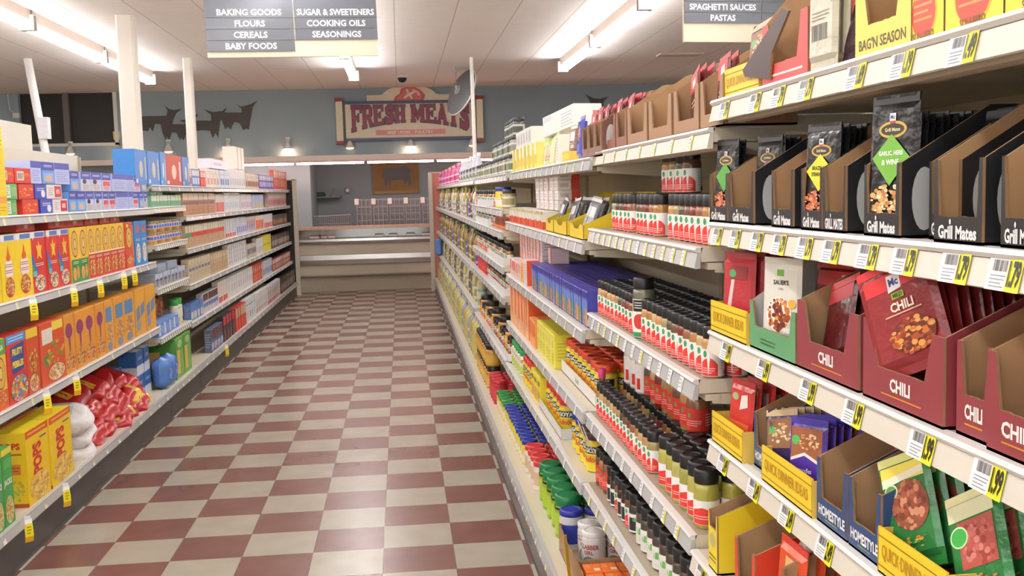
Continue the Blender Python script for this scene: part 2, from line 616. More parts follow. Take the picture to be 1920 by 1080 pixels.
def aisle_sign(W, H, rows, header, stripe):
    """cream board with dark slats; rows = ((text, text) ...) from the top; None leaves cream"""
    r = empty('hanging_aisle_sign')
    b = MB(); b.box(-W / 2, 0, 0, W / 2, .03, H, C('e8ddc3', .5, 0, .02, 4)); b.build('board', r)
    rh = .0775
    top = H - stripe
    for c in (0, 1):
        x0, x1 = (-W / 2, .005) if c == 0 else (.013, W / 2)
        z = top
        if header:
            b = MB(); b.box(x0, -.012, z - header, x1, 0, z, SLATEG); b.build('blank_slat', r); z -= header
        for row in rows:
            if row[c]:
                b = MB(); b.box(x0, -.012, z - rh + .004, x1, 0, z, SLATEG)
                b.art(front(x1 - x0, rh, -.012, z - rh) if False else (lambda x, y, off, x0=x0, z=z: V((x0 + x, -.012 - off, z - rh + y))), x1 - x0, rh, [('t', row[c], .5, .52, .58, 'f5f5f3', .94, .03)])
                b.build('slat', r)
            z -= rh
    for sx in (-W * .4, W * .4):
        b = MB(); b.tube([(sx, .015, H), (sx, .015, H + .75)], .005, C('b9b6b0', .4, .6), 6); b.build('hanging_chain', r)
    return r


o = aisle_sign(1.19, .62, [('BAKING GOODS', 'SUGAR & SWEETENERS'), ('FLOURS', 'COOKING OILS'), ('CEREALS', 'SEASONINGS'), ('BABY FOODS', None)], .075, .20)
o.location = (-.71, 7.62, 2.535); o.rotation_euler = (0, R(-1.2), R(9))
tag(o, 'hanging cream sign with dark slats listing baking goods and cereals over the aisle', 'sign')
o = aisle_sign(1.19, .72, [('CANNED MEATS', 'SOUP'), ('SPAGHETTI SAUCES', 'BEANS'), ('PASTAS', ' ')], .12, .235)
o.location = (2.69, 7.62, 2.60); o.rotation_euler = (0, 0, R(6))
tag(o, 'hanging cream sign with dark slats listing spaghetti sauces and pastas', 'sign')

# ------------------------------------------------------------------ convex mirror
r = empty('round_mirror')
prof = [(.0, .0), (.12, .004), (.24, .018), (.32, .04), (.355, .065)]
b = MB(); b.lathe([(max(q, .001), z) for q, z in prof], C('707275', .5, .1, .04, 3), 32, top=False); b.build('back_shell', r)
b = MB(); b.lathe([(.355, .062), (.366, .07), (.366, .082), (.355, .088)], C('e9e9ea', .3), 32, bot=False, top=False); b.build('rim', r)
b = MB(); b.lathe([(.355, .085), (.30, .12), (.2, .155), (.1, .172), (.001, .178)], C('cfd3d6', .05, 1, 0), 32, bot=False); b.build('mirror_dome', r)
b = MB(); b.lathe([(.07, -.012), (.075, 0), (.06, .004)], C('d6d6d8', .3, .5), 16); b.build('mounting_plate', r)
b = MB(); b.tube([(0, 0, -.02), (0, .05, -.05)], .018, C('dcdcde', .3), 8); b.build('swivel', r)
n_back = (-FW * .50 - RT * .80 + UP * .33).normalized()       # the plain back faces the camera's aisle
zax = -n_back
xax = V((0, 0, 1)).cross(zax).normalized(); yax = zax.cross(xax)
mc = on(858, 169, 1, 15.4)
r.matrix_world = Matrix(((xax.x, yax.x, zax.x, mc.x), (xax.y, yax.y, zax.y, mc.y), (xax.z, yax.z, zax.z, mc.z), (0, 0, 0, 1)))
tag(r, 'round convex mirror seen from its grey back, hung beside a thin pole', 'mirror')
b = MB(); b.tube([(0, 0, 0), (.01, 0, .3), (-.02, 0, CEIL - mc.z + .05)], .009, LIP, 8)
o = b.build('hanger_rod'); o.location = (mc.x - .03, mc.y - .06, mc.z - .05)
tag(o, 'thin white rod dropping from the ceiling to the round mirror', 'rod')

# ------------------------------------------------------------------ fresh meats sign
SY = WALLY - .02
px2 = lambda x, y: (lambda p: (p.x, p.z))(on(x, y, 1, SY))
r = empty('meat_counter_sign', (0, 0, 0))
lx, lz0 = px2(648, 258); hx, hz = px2(888, 196)
zb, zt = 2.505, 3.075
x0, x1 = px2(637, 225)[0], px2(899, 225)[0]
SC = C('e6d9bf', .5, 0, .03, 5)
W0, W1 = x0 + .10, x1 - .10
b = MB(); b.box(W0, SY - .06, zb, W1, SY, zt, SC); b.build('board', r)
for xx in (x0, x1):
    b = MB(); b.box(xx - .055, SY - .10, zb - .05, xx + .055, SY, zt + .06, C('eadfc2', .5)); p = b.build('end_post', r)
    for za, zc in ((zb - .10, zb - .04), (zt + .05, zt + .11)):
        b = MB(); b.box(xx - .07, SY - .115, za, xx + .07, SY, zc, P('8e2f36')); b.build('post_cap', p)
for za, zc in ((zb - .05, zb), (zt, zt + .05)):
    b = MB(); b.box(W0, SY - .08, za, W1, SY, zc, P('4b5070')); b.build('rail', r)
cx = (x0 + x1) / 2 - .0
cresttop = 3.33 - .01
pts = [(-.72, 0), (.78, 0), (.78, .10), (.52, .10)] + [(.47 * math.cos(t), .06 + .20 * math.sin(t) + .0) for t in [PI * i / 16 * .84 + PI * .08 for i in range(17)]] + [(-.50, .10), (-.72, .10)]
b = MB(); b.prism(pts, (V((cx, SY - .05, zt + .05)), V((1, 0, 0)), V((0, 0, 1)), V((0, -1, 0))), .045, SC)
mp = face((cx, SY - .05, zt + .05), (1, 0, 0), (0, 0, 1), (0, -1, 0))
b.build('crest', r)
b = MB()
steak = [(-.27, .0), (-.24, .07), (-.16, .12), (-.14, .20), (-.04, .235), (.10, .225), (.20, .17), (.27, .09), (.24, .0)]
b.art(mp, 1, 1, [('p', steak, 'c95a58'), ('p', [(x * .82, .012 + y * .86) for x, y in steak], 'd9706c'), ('p', [(-.10, .05), (-.03, .12), (-.06, .19), (-.02, .19), (.0, .13), (.10, .17), (.11, .14), (.03, .09), (.06, .03), (.03, .03), (-.01, .08), (-.08, .03)], 'f0dcc8'), ('p', [(.06, .19), (.16, .15), (.19, .08), (.15, .08), (.12, .14), (.05, .17)], 'efc9b6')], .002, .002)
b.build('steak_emblem', r)

# slab-serif letters FRESH MEATS, taller towards both ends
def arch(u):
    return .30 + .70 * abs(u) ** 1.7


def letter_shapes(ch):
    st = .26
    sf = lambda x, y, w_=.40: [(x - w_ / 2, y), (x + w_ / 2, y), (x + w_ / 2, y + .10), (x - w_ / 2, y + .10)]
    rect = lambda x0, y0, x1, y1: [(x0, y0), (x1, y0), (x1, y1), (x0, y1)]
    vs = lambda x: [rect(x - st / 2, 0, x + st / 2, 1), sf(x, 0), sf(x, .9)]
    if ch == 'F':
        return vs(.25) + [rect(.25, .88, .95, 1), rect(.82, .72, .95, 1), rect(.25, .44, .72, .56), rect(.62, .36, .72, .64)]
    if ch == 'E':
        return vs(.25) + [rect(.25, .88, .92, 1), rect(.80, .72, .92, 1), rect(.25, .44, .68, .56), rect(.58, .36, .68, .64), rect(.25, 0, .97, .12), rect(.84, 0, .97, .28)]
    if ch == 'R':
        return vs(.25) + [rect(.25, .88, .7, 1), rect(.25, .42, .7, .54), [(.62, .42), (.8, .46), (.92, .6), (.92, .82), (.8, .96), (.62, 1), (.62, .88), (.68, .84), (.7, .72), (.68, .58), (.62, .54)], [(.45, .46), (.68, .46), (.98, .1), (.98, 0), (.76, 0)]]
    if ch == 'H':
        return vs(.24) + vs(.78) + [rect(.24, .44, .78, .57)]
    if ch == 'M':
        return vs(.22) + vs(1.06) + [[(.14, 1), (.40, 1), (.70, .30), (.56, .12)], [(1.14, 1), (.90, 1), (.58, .30), (.70, .12)]]
    if ch == 'A':
        return [[(.12, 0), (.34, 0), (.60, .95), (.42, 1)], [(.94, 0), (.68, 0), (.40, 1), (.66, 1)], rect(.28, .26, .78, .37), sf(.2, 0, .38), sf(.84, 0, .42)]
    if ch == 'T':
        return [rect(.37, 0, .63, 1), sf(.5, 0, .44), rect(.05, .88, .95, 1), rect(.05, .68, .17, 1), rect(.83, .68, .95, 1)]
    if ch == 'S':
        c = [(.80, .80), (.62, .90), (.40, .88), (.26, .76), (.32, .63), (.52, .53), (.72, .40), (.76, .22), (.62, .10), (.38, .10), (.18, .22)]
        out = []
        for i in range(len(c) - 1):
            a = V((*c[i], 0)); d = V((*c[i + 1], 0)); t = (d - a).normalized(); nn = V((-t.y, t.x, 0)) * .125
            e = t * .05
            out.append([tuple((a - e + nn)[:2]), tuple((a - e - nn)[:2]), tuple((d + e - nn)[:2]), tuple((d + e + nn)[:2])])
        return out + [rect(.76, .66, .90, 1), rect(.08, 0, .22, .36)]
    return []


adv = {'F': .96, 'R': 1.0, 'E': 1.0, 'S': .92, 'H': 1.04, 'M': 1.30, 'A': 1.04, 'T': 1.0, ' ': .42}
txt = 'FRESH MEATS'
tw = sum(adv[c] for c in txt)
LX0, LX1 = px2(658, 220)[0], px2(879, 220)[0]
sx = (LX1 - LX0) / tw
ztop = 3.05
cur = 0
for ch in txt:
    if ch != ' ':
        b = MB()
        for grow, col, dep in ((.045, '3c3f58', .012), (0, '93374a', .020)):
            for si, shp in enumerate(letter_shapes(ch)):
                mx_ = sum(p[0] for p in shp) / len(shp); my_ = sum(p[1] for p in shp) / len(shp)
                q = []
                n = len(shp)
                sub = []
                for i in range(n):
                    (ax, ay), (bx, by) = shp[i], shp[(i + 1) % n]
                    for t in (0, .5):
                        sub.append((ax + (bx - ax) * t, ay + (by - ay) * t))
                for x, y in sub:
                    x += grow * (1 if x > mx_ else -1); y += grow * (1 if y > my_ else -1)
                    u = ((cur + x) / tw) * 2 - 1
                    hgt = .285 + .155 * abs(u) ** 2.0
                    q.append((LX0 + (cur + x) * sx, ztop - (1 - y) * hgt))
                q2 = [V((x, SY - .06 - dep - si * .0004, z)) for x, z in q]
                b.poly(q2, col)
        for si, shp in enumerate(letter_shapes(ch)):
            pass
        b.build('sign_letter', r)
    cur += adv[ch]
a_, c_ = px2(705, 246)[0], px2(834, 246)[0]
b = MB(); b.box(a_, SY - .068, 2.55, c_, SY - .06, 2.635, P('d78a86'))
b.art(face((a_, SY - .068, 2.55), (1, 0, 0), (0, 0, 1), (0, -1, 0)), c_ - a_, .085, [('t', 'BEEF • PORK • POULTRY', .5, .5, .62, 'f3e3d6', .9, .02)], .002)
b.build('ribbon_panel', r)
tag(r, 'large cream and red wall sign reading FRESH MEATS over the meat case', 'sign')

# ------------------------------------------------------------------ cattle silhouettes on the wall
COW = C('55504d', .7, 0, .05, 4)
cows = {
    'cut-out steer at the end of the herd, partly behind the thick column': [(264, 218), (312, 217), (314, 207), (308, 197), (316, 204), (326, 206), (341, 204), (330, 212), (324, 226), (322, 243), (318, 262), (314, 255), (310, 262), (304, 248), (301, 233), (290, 232), (286, 247), (281, 238), (277, 246), (264, 244)],
    'cut-out steer between the two columns, lowest of the herd': [(313, 233), (346, 233), (347, 230), (336, 226), (348, 224), (356, 217), (372, 214), (364, 226), (360, 245), (362, 262), (357, 254), (351, 240), (349, 252), (344, 263), (340, 256), (337, 262), (331, 249), (322, 248), (317, 262), (311, 252)],
    'cut-out steer just past the slim column, horns wide': [(366, 226), (396, 226), (395, 215), (382, 205), (392, 208), (400, 210), (417, 208), (424, 201), (422, 208), (414, 220), (411, 238), (409, 259), (404, 249), (399, 259), (393, 245), (378, 244), (366, 246)],
    'cut-out steer at the head of the herd, highest on the wall': [(412, 211), (454, 211), (453, 204), (444, 196), (452, 200), (461, 198), (473, 194), (482, 189), (474, 200), (470, 220), (466, 243), (461, 240), (456, 244), (450, 232), (440, 228), (436, 234), (432, 243), (426, 236), (423, 243), (417, 228), (413, 222)],
    'lone cut-out steer above the seasoning packets, only head and horns showing': [(1098, 177), (1112, 184), (1126, 185), (1141, 181), (1132, 190), (1130, 210), (1175, 212), (1180, 240), (1172, 262), (1160, 240), (1128, 240), (1122, 262), (1112, 240), (1108, 200), (1106, 188)]}
for lab, pts in cows.items():
    b = MB()
    b.prism([(px2(x, y)[0], px2(x, y)[1]) for x, y in reversed(pts)], (V((0, SY + .008 - .012 * (list(cows).index(lab) % 2), 0)), V((1, 0, 0)), V((0, 0, 1)), V((0, -1, 0))), .008, COW)
    tag(b.build('steer_silhouette'), 'dark ' + lab, 'wall decoration', 'steer silhouettes on the meat wall')


# ------------------------------------------------------------------ spot lamps and fascia tubes
def spot(lit):
    r = empty('wall_spot_lamp')
    b = MB(); b.box(-.035, -.02, .10, .035, .02, .15, LIP); b.build('base_plate', r)
    b = MB(); b.tube([(0, 0, .11), (0, -.05, .07)], .03, LIP, 10); b.build('arm', r)
    b = MB(); b.lathe([(.03, .06), (.045, .02), (.075, -.05)], C('e6e0da', .4), 14, cy=-.06, bot=True, top=False); b.build('shade', r)
    b = MB(); b.lathe([(.074, -.052), (.05, -.075), (.001, -.082)], EM('ffd9b8', 22.0 if lit else 1.2), 12, cy=-.06); b.build('bulb', r)
    return r


for i, (px, py, lit) in enumerate(((132, 281, 0), (233, 279, 1), (316, 275, 0), (428, 279, 1), (540, 275, 1), (656, 269, 0), (770, 268, 1), (886, 262, 0))):
    p = on(px, py, 1, WALLY - .06)
    o = inst('spot%d' % lit, lambda: spot(lit)); o.location = (p.x, WALLY - .02, 2.40)
    tag(o, f'{"lit" if lit else "dim"} white spot lamp on the slate wall, {ORD[i]} from the dark window', 'lamp', 'spot lamps above the meat case')


def fascia_tube(L):
    r = empty('fascia_light')
    b = MB(); b.box(-L / 2, -.03, -.03, L / 2, .03, 0, C('d8bfb5', .5)); b.build('channel', r)
    b = MB(); b.tube([(-L / 2 + .02, -.01, -.045), (L / 2 - .02, -.01, -.045)], .016, EM('ffd8cf', 24.0), 8); b.build('tube', r)
    return r


for i in range(8):
    o = inst('fascia', lambda: fascia_tube(1.14)); o.location = (-2.3 + 1.16 * i, 17.66, 2.13)
    tag(o, f'pinkish tube light under the beige fascia, {ORD[i]} along from the cereal side', 'light', 'tube lights under the fascia')

# small dome camera under the ceiling
p = on(754, 143, 2, CEIL)
b = MB(); b.lathe([(.001, -.10), (.05, -.085), (.07, -.04), (.07, 0)], C('2a2a2c', .15), 14); dm = b.build('dome_camera')
dm.location = (p.x, min(p.y, 17.5), CEIL)
b = MB(); b.lathe([(.09, -.025), (.10, 0)], LIP, 16, top=True); b.build('collar', dm)
tag(dm, 'small dark dome camera on the ceiling above the meat sign', 'camera')
p = on(1275, 101, 2, CEIL)
b = MB(); b.box(-.30, -.12, -.02, .30, .12, 0, C('d8c3b0', .6)); vt = b.build('ceiling_vent'); vt.location = p
for k in range(4):
    b = MB(); b.box(-.27, -.09 + k * .055, -.026, .27, -.075 + k * .055, -.019, C('b39c88', .6)); b.build('slat', vt)
tag(vt, 'small flat vent in the ceiling above the seasoning shelves', 'vent')
# box with cord by the window, and a paper shade
p = on(32, 217, 1, WALLY)
b = MB(); b.box(-.05, -.06, -.04, .05, 0, .04, LIP); bx = b.build('junction_box'); bx.location = (p.x, WALLY - .001, p.z)
b = MB(); b.tube([(-.03, -.03, .04), (-.10, -.03, .10), (-.12, -.02, CEIL - p.z)], .008, LIP, 6); b.build('cord', bx)
tag(bx, 'small white junction box with a cord at the edge of the dark window', 'junction box')
p = on(219, 257, 1, WALLY)
b = MB(); b.prism([(-.06, .09), (-.055, -.03), (0, -.10), (.055, -.03), (.06, .09), (0, .105)], (V((0, 0, 0)), V((1, 0, 0)), V((0, 0, 1)), V((0, -1, 0))), .02, C('e0d58a', .5))
o = b.build('wall_badge'); o.location = (p.x, WALLY - .001, p.z)
tag(o, 'pale yellow shield badge beside the dark window', 'badge')

# ------------------------------------------------------------------ chilled meat case
CX0, CX1, CY0, CY1 = -3.6, 3.4, 17.0, 18.05
BEI = C('d6cab5', .45, 0, .03, 4, name='beige_case_panel')
r = empty('chilled_meat_case', (0, 0, 0))
b = MB(); b.box(CX0, CY0 + .05, 0, CX1, CY1, .24, C('c3b6a0', .6)); b.build('kick_plate', r)
for z0, z1, nm in ((.24, .275, 0), (.43, .60, 1), (.765, .86, 2)):
    b = MB()
    pr_ = [(0, z0), (-.03, z0 + .01), (-.045, (z0 + z1) / 2), (-.03, z1 - .01), (0, z1)]
    b.prism([(-x, z) for x, z in pr_], (V((CX0, CY0 + .02, 0)), V((0, -1, 0)), V((0, 0, 1)), V((-1, 0, 0))), CX1 - CX0, STEEL)
    o = b.build('bumper', r)
    o.scale = (1, 1, 1)
b = MB(); b.box(CX0, CY0 + .03, .24, CX1, CY1, .84, BEI); b.build('front_panel', r)
b = MB(); b.box(CX0, CY0 + .28, .84, CX1, CY1, .86, C('efece4', .4)); b.build('display_deck', r)
b = MB(); b.box(CX0, CY0 + .25, .86, CX1, CY0 + .27, 1.0, C('cfd3d0', .1, .3)); b.build('rear_glass', r)
b = MB(); b.box(CX0, CY0 + .02, 1.0, CX1, CY0 + .30, 1.05, C('e8c2a8', .35)); b.build('top_rail', r)
tag(r, 'long beige chilled meat case with steel bumpers across the aisle end', 'meat case')
i = 0
for px, w_, col in ((592, .20, 'b23c3c'), (606, .14, 'c4524c'), (622, .12, 'c96a5e'), (711, .16, '6c6a66'), (737, .16, '77736c'), (770, .16, '6a6763'), (800, .16, '7d7972')):
    p = on(px, 440, 1, CY0 + .14)
    b = MB(); b.rbox(-w_ / 2, -.06, 0, w_ / 2, .06, .035, .01, P('e9e6df')); b.box(-w_ / 2 + .012, -.048, .035, w_ / 2 - .012, .048, .05, FOIL(col))
    o = b.build('meat_tray'); o.location = (p.x, CY0 + .14, .862)
    if i == 0:
        pass
    tag(o, f'{"red meat" if i < 3 else "grey wrapped"} tray in the chilled case, {ORD[i]} from the cereal side', 'meat tray', 'trays in the chilled case'); i += 1
b = MB(); b.box(CX0, CY0 + .04, .84, CX1, CY0 + .24, .861, C('d9d5cc', .4)); b.build('front_well', r)

# things behind the case
STW = C('b9aeb0', .35, .4, .03)
def wire_panel(W_, D_, H_):
    r = empty('wire_crate')
    b = MB()
    for x in [(-W_ / 2) + W_ * k / 3 for k in range(4)]:
        b.tube([(x, 0, 0), (x, 0, H_)], .007, STW, 5)
    for z in (0, .10, .21, .33, H_):
        b.tube([(-W_ / 2, 0, z), (W_ / 2, 0, z)], .007, STW, 5)
    b.build('front_grid', r)
    b = MB()
    for k in range(7):
        x = -W_ / 2 + W_ * k / 6
        b.tube([(x, D_, 0), (x, D_, H_ - .02)], .004, STW, 4)
    for k in range(6):
        z = (H_ - .02) * k / 5
        b.tube([(-W_ / 2, D_, z), (W_ / 2, D_, z)], .004, STW, 4)
    b.build('rear_grid', r)
    b = MB()
    for z in (0, H_ * .5):
        for x in (-W_ / 2, W_ / 2):
            b.tube([(x, 0, z), (x, D_, z)], .006, STW, 4)
    b.build('side_rail', r)
    b = MB(); b.box(-W_ / 2 - .035, -.03, H_ - .08, -W_ / 2 + .035, -.005, H_ + .02, P('ece4dc')); b.build('tag_plate', r)
    return r


b = MB(); b.box(AX + .02, 18.24, 0, CX1, 18.9, .995, C('8a8a86', .5)); o = b.build('back_counter')
tag(o, 'grey back counter behind the meat case carrying wire crates', 'counter')
xs = [on(px, 400, 1, 18.35).x for px in (667, 698, 730, 759, 790, 822, 854)]
for i in range(6):
    o = inst('crate', lambda: wire_panel(.24, .3, .46)); o.location = ((xs[i] + xs[i + 1]) / 2, 18.35, 1.0)
    tag(o, f'tall wire crate with white tag behind the meat case, {ORD[i]} from the grey wire basket', 'crate', 'wire crates behind the meat case')
r = empty('wire_basket', ((on(580, 400, 1, 18.4).x + on(655, 400, 1, 18.4).x) / 2, 18.4, 1.0))
b = MB()
for k in range(22):
    x = -.36 + .72 * k / 21
    b.tube([(x, 0, 0), (x - .0, 0, .19 + .02 * k / 21)], .004, STW, 4)
b.tube([(-.36, 0, .19), (.36, 0, .21)], .009, STW, 5); b.tube([(-.36, 0, .06), (.36, 0, .06)], .006, STW, 5)
b.build('front_grid', r)
b = MB(); b.box(-.36, .02, 0, .36, .4, .02, STW); b.build('basket_floor', r)
tag(r, 'low grey wire basket on the back counter under the wall shelf', 'basket')
# wall shelf with green tubs
p = on(613, 369, 1, 19.3)
r = empty('wall_shelf', (p.x, 19.5, p.z))
b = MB(); b.box(-.30, -.32, -.02, .25, 0, .01, C('6f7472', .5)); b.build('shelf_board', r)
b = MB(); b.poly([V((-.28, -.30, .01)), V((-.28, 0, .01)), V((-.28, 0, .14))], C('757a78', .5)); b.build('end_plate', r)
b = MB(); b.tube([(.05, -.31, .01), (.14, -.2, .14)], .012, C('8b908d', .5), 6); b.build('brace', r)
tag(r, 'grey metal wall shelf in the alcove behind the meat case', 'shelf')
b = MB(); b.rbox(-.09, -.08, 0, .09, .08, .07, .02, C('1f4a2c', .4)); o = b.build('green_tub'); o.location = (p.x - .12, 19.35, p.z + .011)
tag(o, 'dark green tub sitting on the grey alcove wall shelf', 'tub')
p = on(581, 335, 1, 19.45)
b = MB(); b.rbox(-.06, -.10, -.13, .06, 0, .13, .02, C('ecebe8', .3)); dsp = b.build('towel_dispenser'); dsp.location = (p.x + .05, 19.49, p.z)
tag(dsp, 'white wall dispenser in the alcove above the wall shelf', 'dispenser')
# picture of a dark cow on a brown board
pa, pb = on(697, 306, 1, 19.47), on(786, 362, 1, 19.47)
w_, h_ = pb.x - pa.x, pa.z - pb.z
r = empty('cow_picture', ((pa.x + pb.x) / 2, 19.49, pb.z))
b = MB(); b.box(-w_ / 2, -.03, 0, w_ / 2, 0, h_ + .1, C('8a6a38', .6, 0, .15, 5)); b.build('panel', r)
cow = [(.25, .82), (.62, .86), (.72, .9), (.80, .84), (.84, .72), (.80, .62), (.84, .30), (.78, .26), (.74, .42), (.70, .26), (.66, .45), (.40, .44), (.37, .24), (.33, .42), (.28, .22), (.25, .46), (.22, .6)]
b = MB(); b.art(face((-w_ / 2, -.03, 0), (1, 0, 0), (0, 0, 1), (0, -1, 0)), w_, h_, [('p', cow, '3a383a'), ('r', .05, .0, .95, .10, '96743c')], .002, .002)
b.build('painted_cow', r)
tag(r, 'brown picture of a dark cow on the alcove wall', 'picture')
for px, nm in ((588, ''), ):
    p = on(654, 357, 1, 19.45)
    b = MB(); b.lathe([(.05, -.02), (.06, 0), (.03, .05)], C('d8d5d0', .3), 12); o = b.build('wall_fitting'); o.location = (p.x - .02, 19.42, p.z); o.rotation_euler = (PI / 2, 0, 0)
    tag(o, 'small round white fitting on the alcove wall beside the wall shelf', 'fitting')
# ------------------------------------------------------------------ shelving
SHC = C('d3c9b3', .45, 0, .02, 5, name='beige_shelf_enamel')
SHB = C('c9bd9f', .55, 0, .03, 4, name='shelving_back_panel')
RAILC = C('d6d0c1', .35, 0, .02, 5, name='price_channel')
RAILG = C('b9bab8', .25, 0, .02, 5, name='grey_price_channel')
LIPG = C('d9d9d5', .3, 0, .01, 6, name='grey_plastic_lip')
KICK = C('77746e', .4, .35, .05, 6, name='grey_kick_plate')
RAIL_H = .044
_ra = math.atan2(.007, .031)


def rail_face(x, y, off):                                      # on the sloping front of the price channel, y up from its foot
    return V((x, -.0088 - off * math.cos(_ra) + y * math.sin(_ra), -.0425 + y * math.cos(_ra)))


def price_tag(txt, big=True, yellow=True, fw=.036):
    b = MB()
    mp = lambda x, y, off: rail_face(x, y, off)
    if big:
        w1, w2, h = fw, fw * .72, .0335
        b.art(lambda x, y, off: mp(x - .03, y - .001, off), w1, h, [('r', 0, 0, 1, 1, 'f4f3f0'), ('b', .25, .60, .95, .95, '4b4b50'), ('l', .2, .06, .95, .52, '9a9aa0', 4)], .0006, .0003)
        b.art(lambda x, y, off: mp(x - .03 + w1, y - .001, off + .0007 * math.sin(min(1, max(0, x / w2)) * PI)), w2, h * 1.06, [('r', 0, 0, .34, 1, 'f3ea2a'), ('r', .34, 0, .67, 1, 'f3ea2a'), ('r', .67, 0, 1, 1, 'f3ea2a'), ('t', txt, .55, .52, .80, '23230c', .80, .045)], .0009, .0004)
    else:
        h = .032
        b.art(lambda x, y, off: mp(x - .016, y, off), .018, h, [('r', 0, 0, 1, 1, 'f1f1ee'), ('l', .15, .15, .9, .9, '9c9ca0', 3)], .0008, .0003)
        b.art(lambda x, y, off: mp(x + .002, y, off), .012, h, [('r', 0, 0, 1, 1, 'ede65a' if yellow else 'f6f6f2'), ('r', .3, .25, .7, .75, 'b9b24a' if yellow else 'c8c8c8')], .0010, .0004)
    return b


_TAGM = {}


def shelf_board(side, X, Y0, Y1, Z, depth, label, tags=(), group=None, lip=LIP, rail=RAILC, deckm=None):
    """one shelf: deck, price rail, two brackets and its price tags; tags = [(offset from the near end, text, big, yellow)]"""
    W = Y1 - Y0
    if rail is RAILG:
        lip = LIPG
    r = empty('gondola_shelf', (X, (Y0 + Y1) / 2, Z), ROT[side])
    h = W / 2 - .002
    b = MB(); b.box(-h, .006, -.030, h, depth, -.0015, SHC, top=deckm); b.box(-h, .02, -.046, h, .05, -.032, SHC); b.build('deck', r)
    pr = [(.010, 0), (-.004, -.001), (-.007, -.006), (-.003, -.011), (-.0015, -.0115), (-.0085, -.0425), (-.006, -.044), (.004, -.043), (.006, -.012)]
    b = MB(); b.prism(pr[:5] + [(.006, -.012)], (V((-h, 0, 0)), V((0, 1, 0)), V((0, 0, 1)), V((-1, 0, 0))), 2 * h, lip)
    b.prism([(.006, -.0122), (-.0015, -.0122), (-.0085, -.0425), (-.006, -.044), (.004, -.043)], (V((-h, 0, 0)), V((0, 1, 0)), V((0, 0, 1)), V((-1, 0, 0))), 2 * h, rail); b.build('price_rail', r)
    for sx in (-1, 1):
        b = MB(); xx = sx * (h - .004)
        b.prism([(.035, -.032), (.035, -.052), (depth, -.085), (depth, -.032)], (V((xx - .002, 0, 0)), V((0, 1, 0)), V((0, 0, 1)), V((-1, 0, 0))), .004, SHC); b.build('bracket', r)
    sg = -1 if side == 'R' else 1
    for t in tags:
        off, txt, big, yel = t[:4]
        k = (txt, big, yel)
        if k not in _TAGM:
            _TAGM[k] = price_tag(txt, big, yel).mesh('price_tag')
        o = bpy.data.objects.new('price_tag', _TAGM[k]); COL.objects.link(o); o.parent = r
        o.location = (sg * (off - W / 2), 0, 0)
    return tag(r, label, 'shelf', group)


def base_unit(side, X, Y0, Y1, Z, depth, label, back_z, tags=(), kick=None, backm=None, group=None):
    """a bay of shelving: kick plate, bottom deck with its rail, back panel and uprights"""
    W = Y1 - Y0
    r = empty('shelving_bay', (X, (Y0 + Y1) / 2, 0), ROT[side])
    h = W / 2 - .001
    b = MB(); b.box(-h, .012, 0, h, .03, Z - .05, kick or KICK); b.box(-h, .008, 0, h, .012, .012, C('4a4844', .5)); b.build('kick_plate', r)
    b = MB(); b.box(-h, .006, Z - .04, h, depth, Z - .0015, SHC)
    b.build('bottom_deck', r)
    b = MB(); b.prism([(.010, Z), (-.006, Z - .002), (-.006, Z - .012), (-.010, Z - .046), (.008, Z - .046)], (V((-h, 0, 0)), V((0, 1, 0)), V((0, 0, 1)), V((-1, 0, 0))), 2 * h, RAILG); b.build('price_rail', r)
    b = MB(); b.box(-h, depth - .02, Z - .01, h, depth, back_z, backm or SHB)
    b.build('back_panel', r)
    for sx in (-1, 1):
        b = MB(); b.box(sx * h - .012, depth - .035, Z - .01, sx * h + .012, depth - .018, back_z - .01, C('b5a98c', .5)); b.build('upright', r)
    sg = -1 if side == 'R' else 1
    for t in tags:
        off, txt, big, yel = t[:4]
        k = (txt, big, yel)
        if k not in _TAGM:
            _TAGM[k] = price_tag(txt, big, yel).mesh('price_tag')
        o = bpy.data.objects.new('price_tag', _TAGM[k]); COL.objects.link(o); o.parent = r
        o.location = (sg * (off - W / 2), -.002, Z)
    return tag(r, label, 'shelving', group)


def even_tags(W, n, yel=.5, a=.05):
    return [(a + (W - 2 * a) * (i + .5) / n, 'x', False, random.random() < yel) for i in range(n)]


def px_tags(side, X, Z, Y0, pxs, txt, big=True):
    return [(ypx(p, X, Z - .025) - Y0, txt, big, True) for p in pxs]


# ------------------------------------------------------------------ kinds of goods (front faces -y, base at z = 0)
def carton(name, w, d, h, base, fr=(), sd=None, top=None, topart=(), back=None):
    """printed box; fr and sd are the shapes printed on its front and on both sides"""
    def f(_=None):
        b = MB()
        b.rbox(-w / 2, 0, 0, w / 2, d, h, min(.0015, w * .04), P(base))
        b.art(front(w, h), w, h, fr)
        if sd:
            b.art(face((w / 2, 0, 0), (0, 1, 0), (0, 0, 1), (1, 0, 0)), d, h, sd)
            b.art(face((-w / 2, d, 0), (0, -1, 0), (0, 0, 1), (-1, 0, 0)), d, h, sd)
        ta = list(topart)
        if top:
            ta = [('r', .01, .01, .99, .99, top)] + ta
        if ta:
            b.art(face((-w / 2, 0, h), (1, 0, 0), (0, 1, 0), (0, 0, 1)), w, d, ta)
        return b.build(name)
    return f


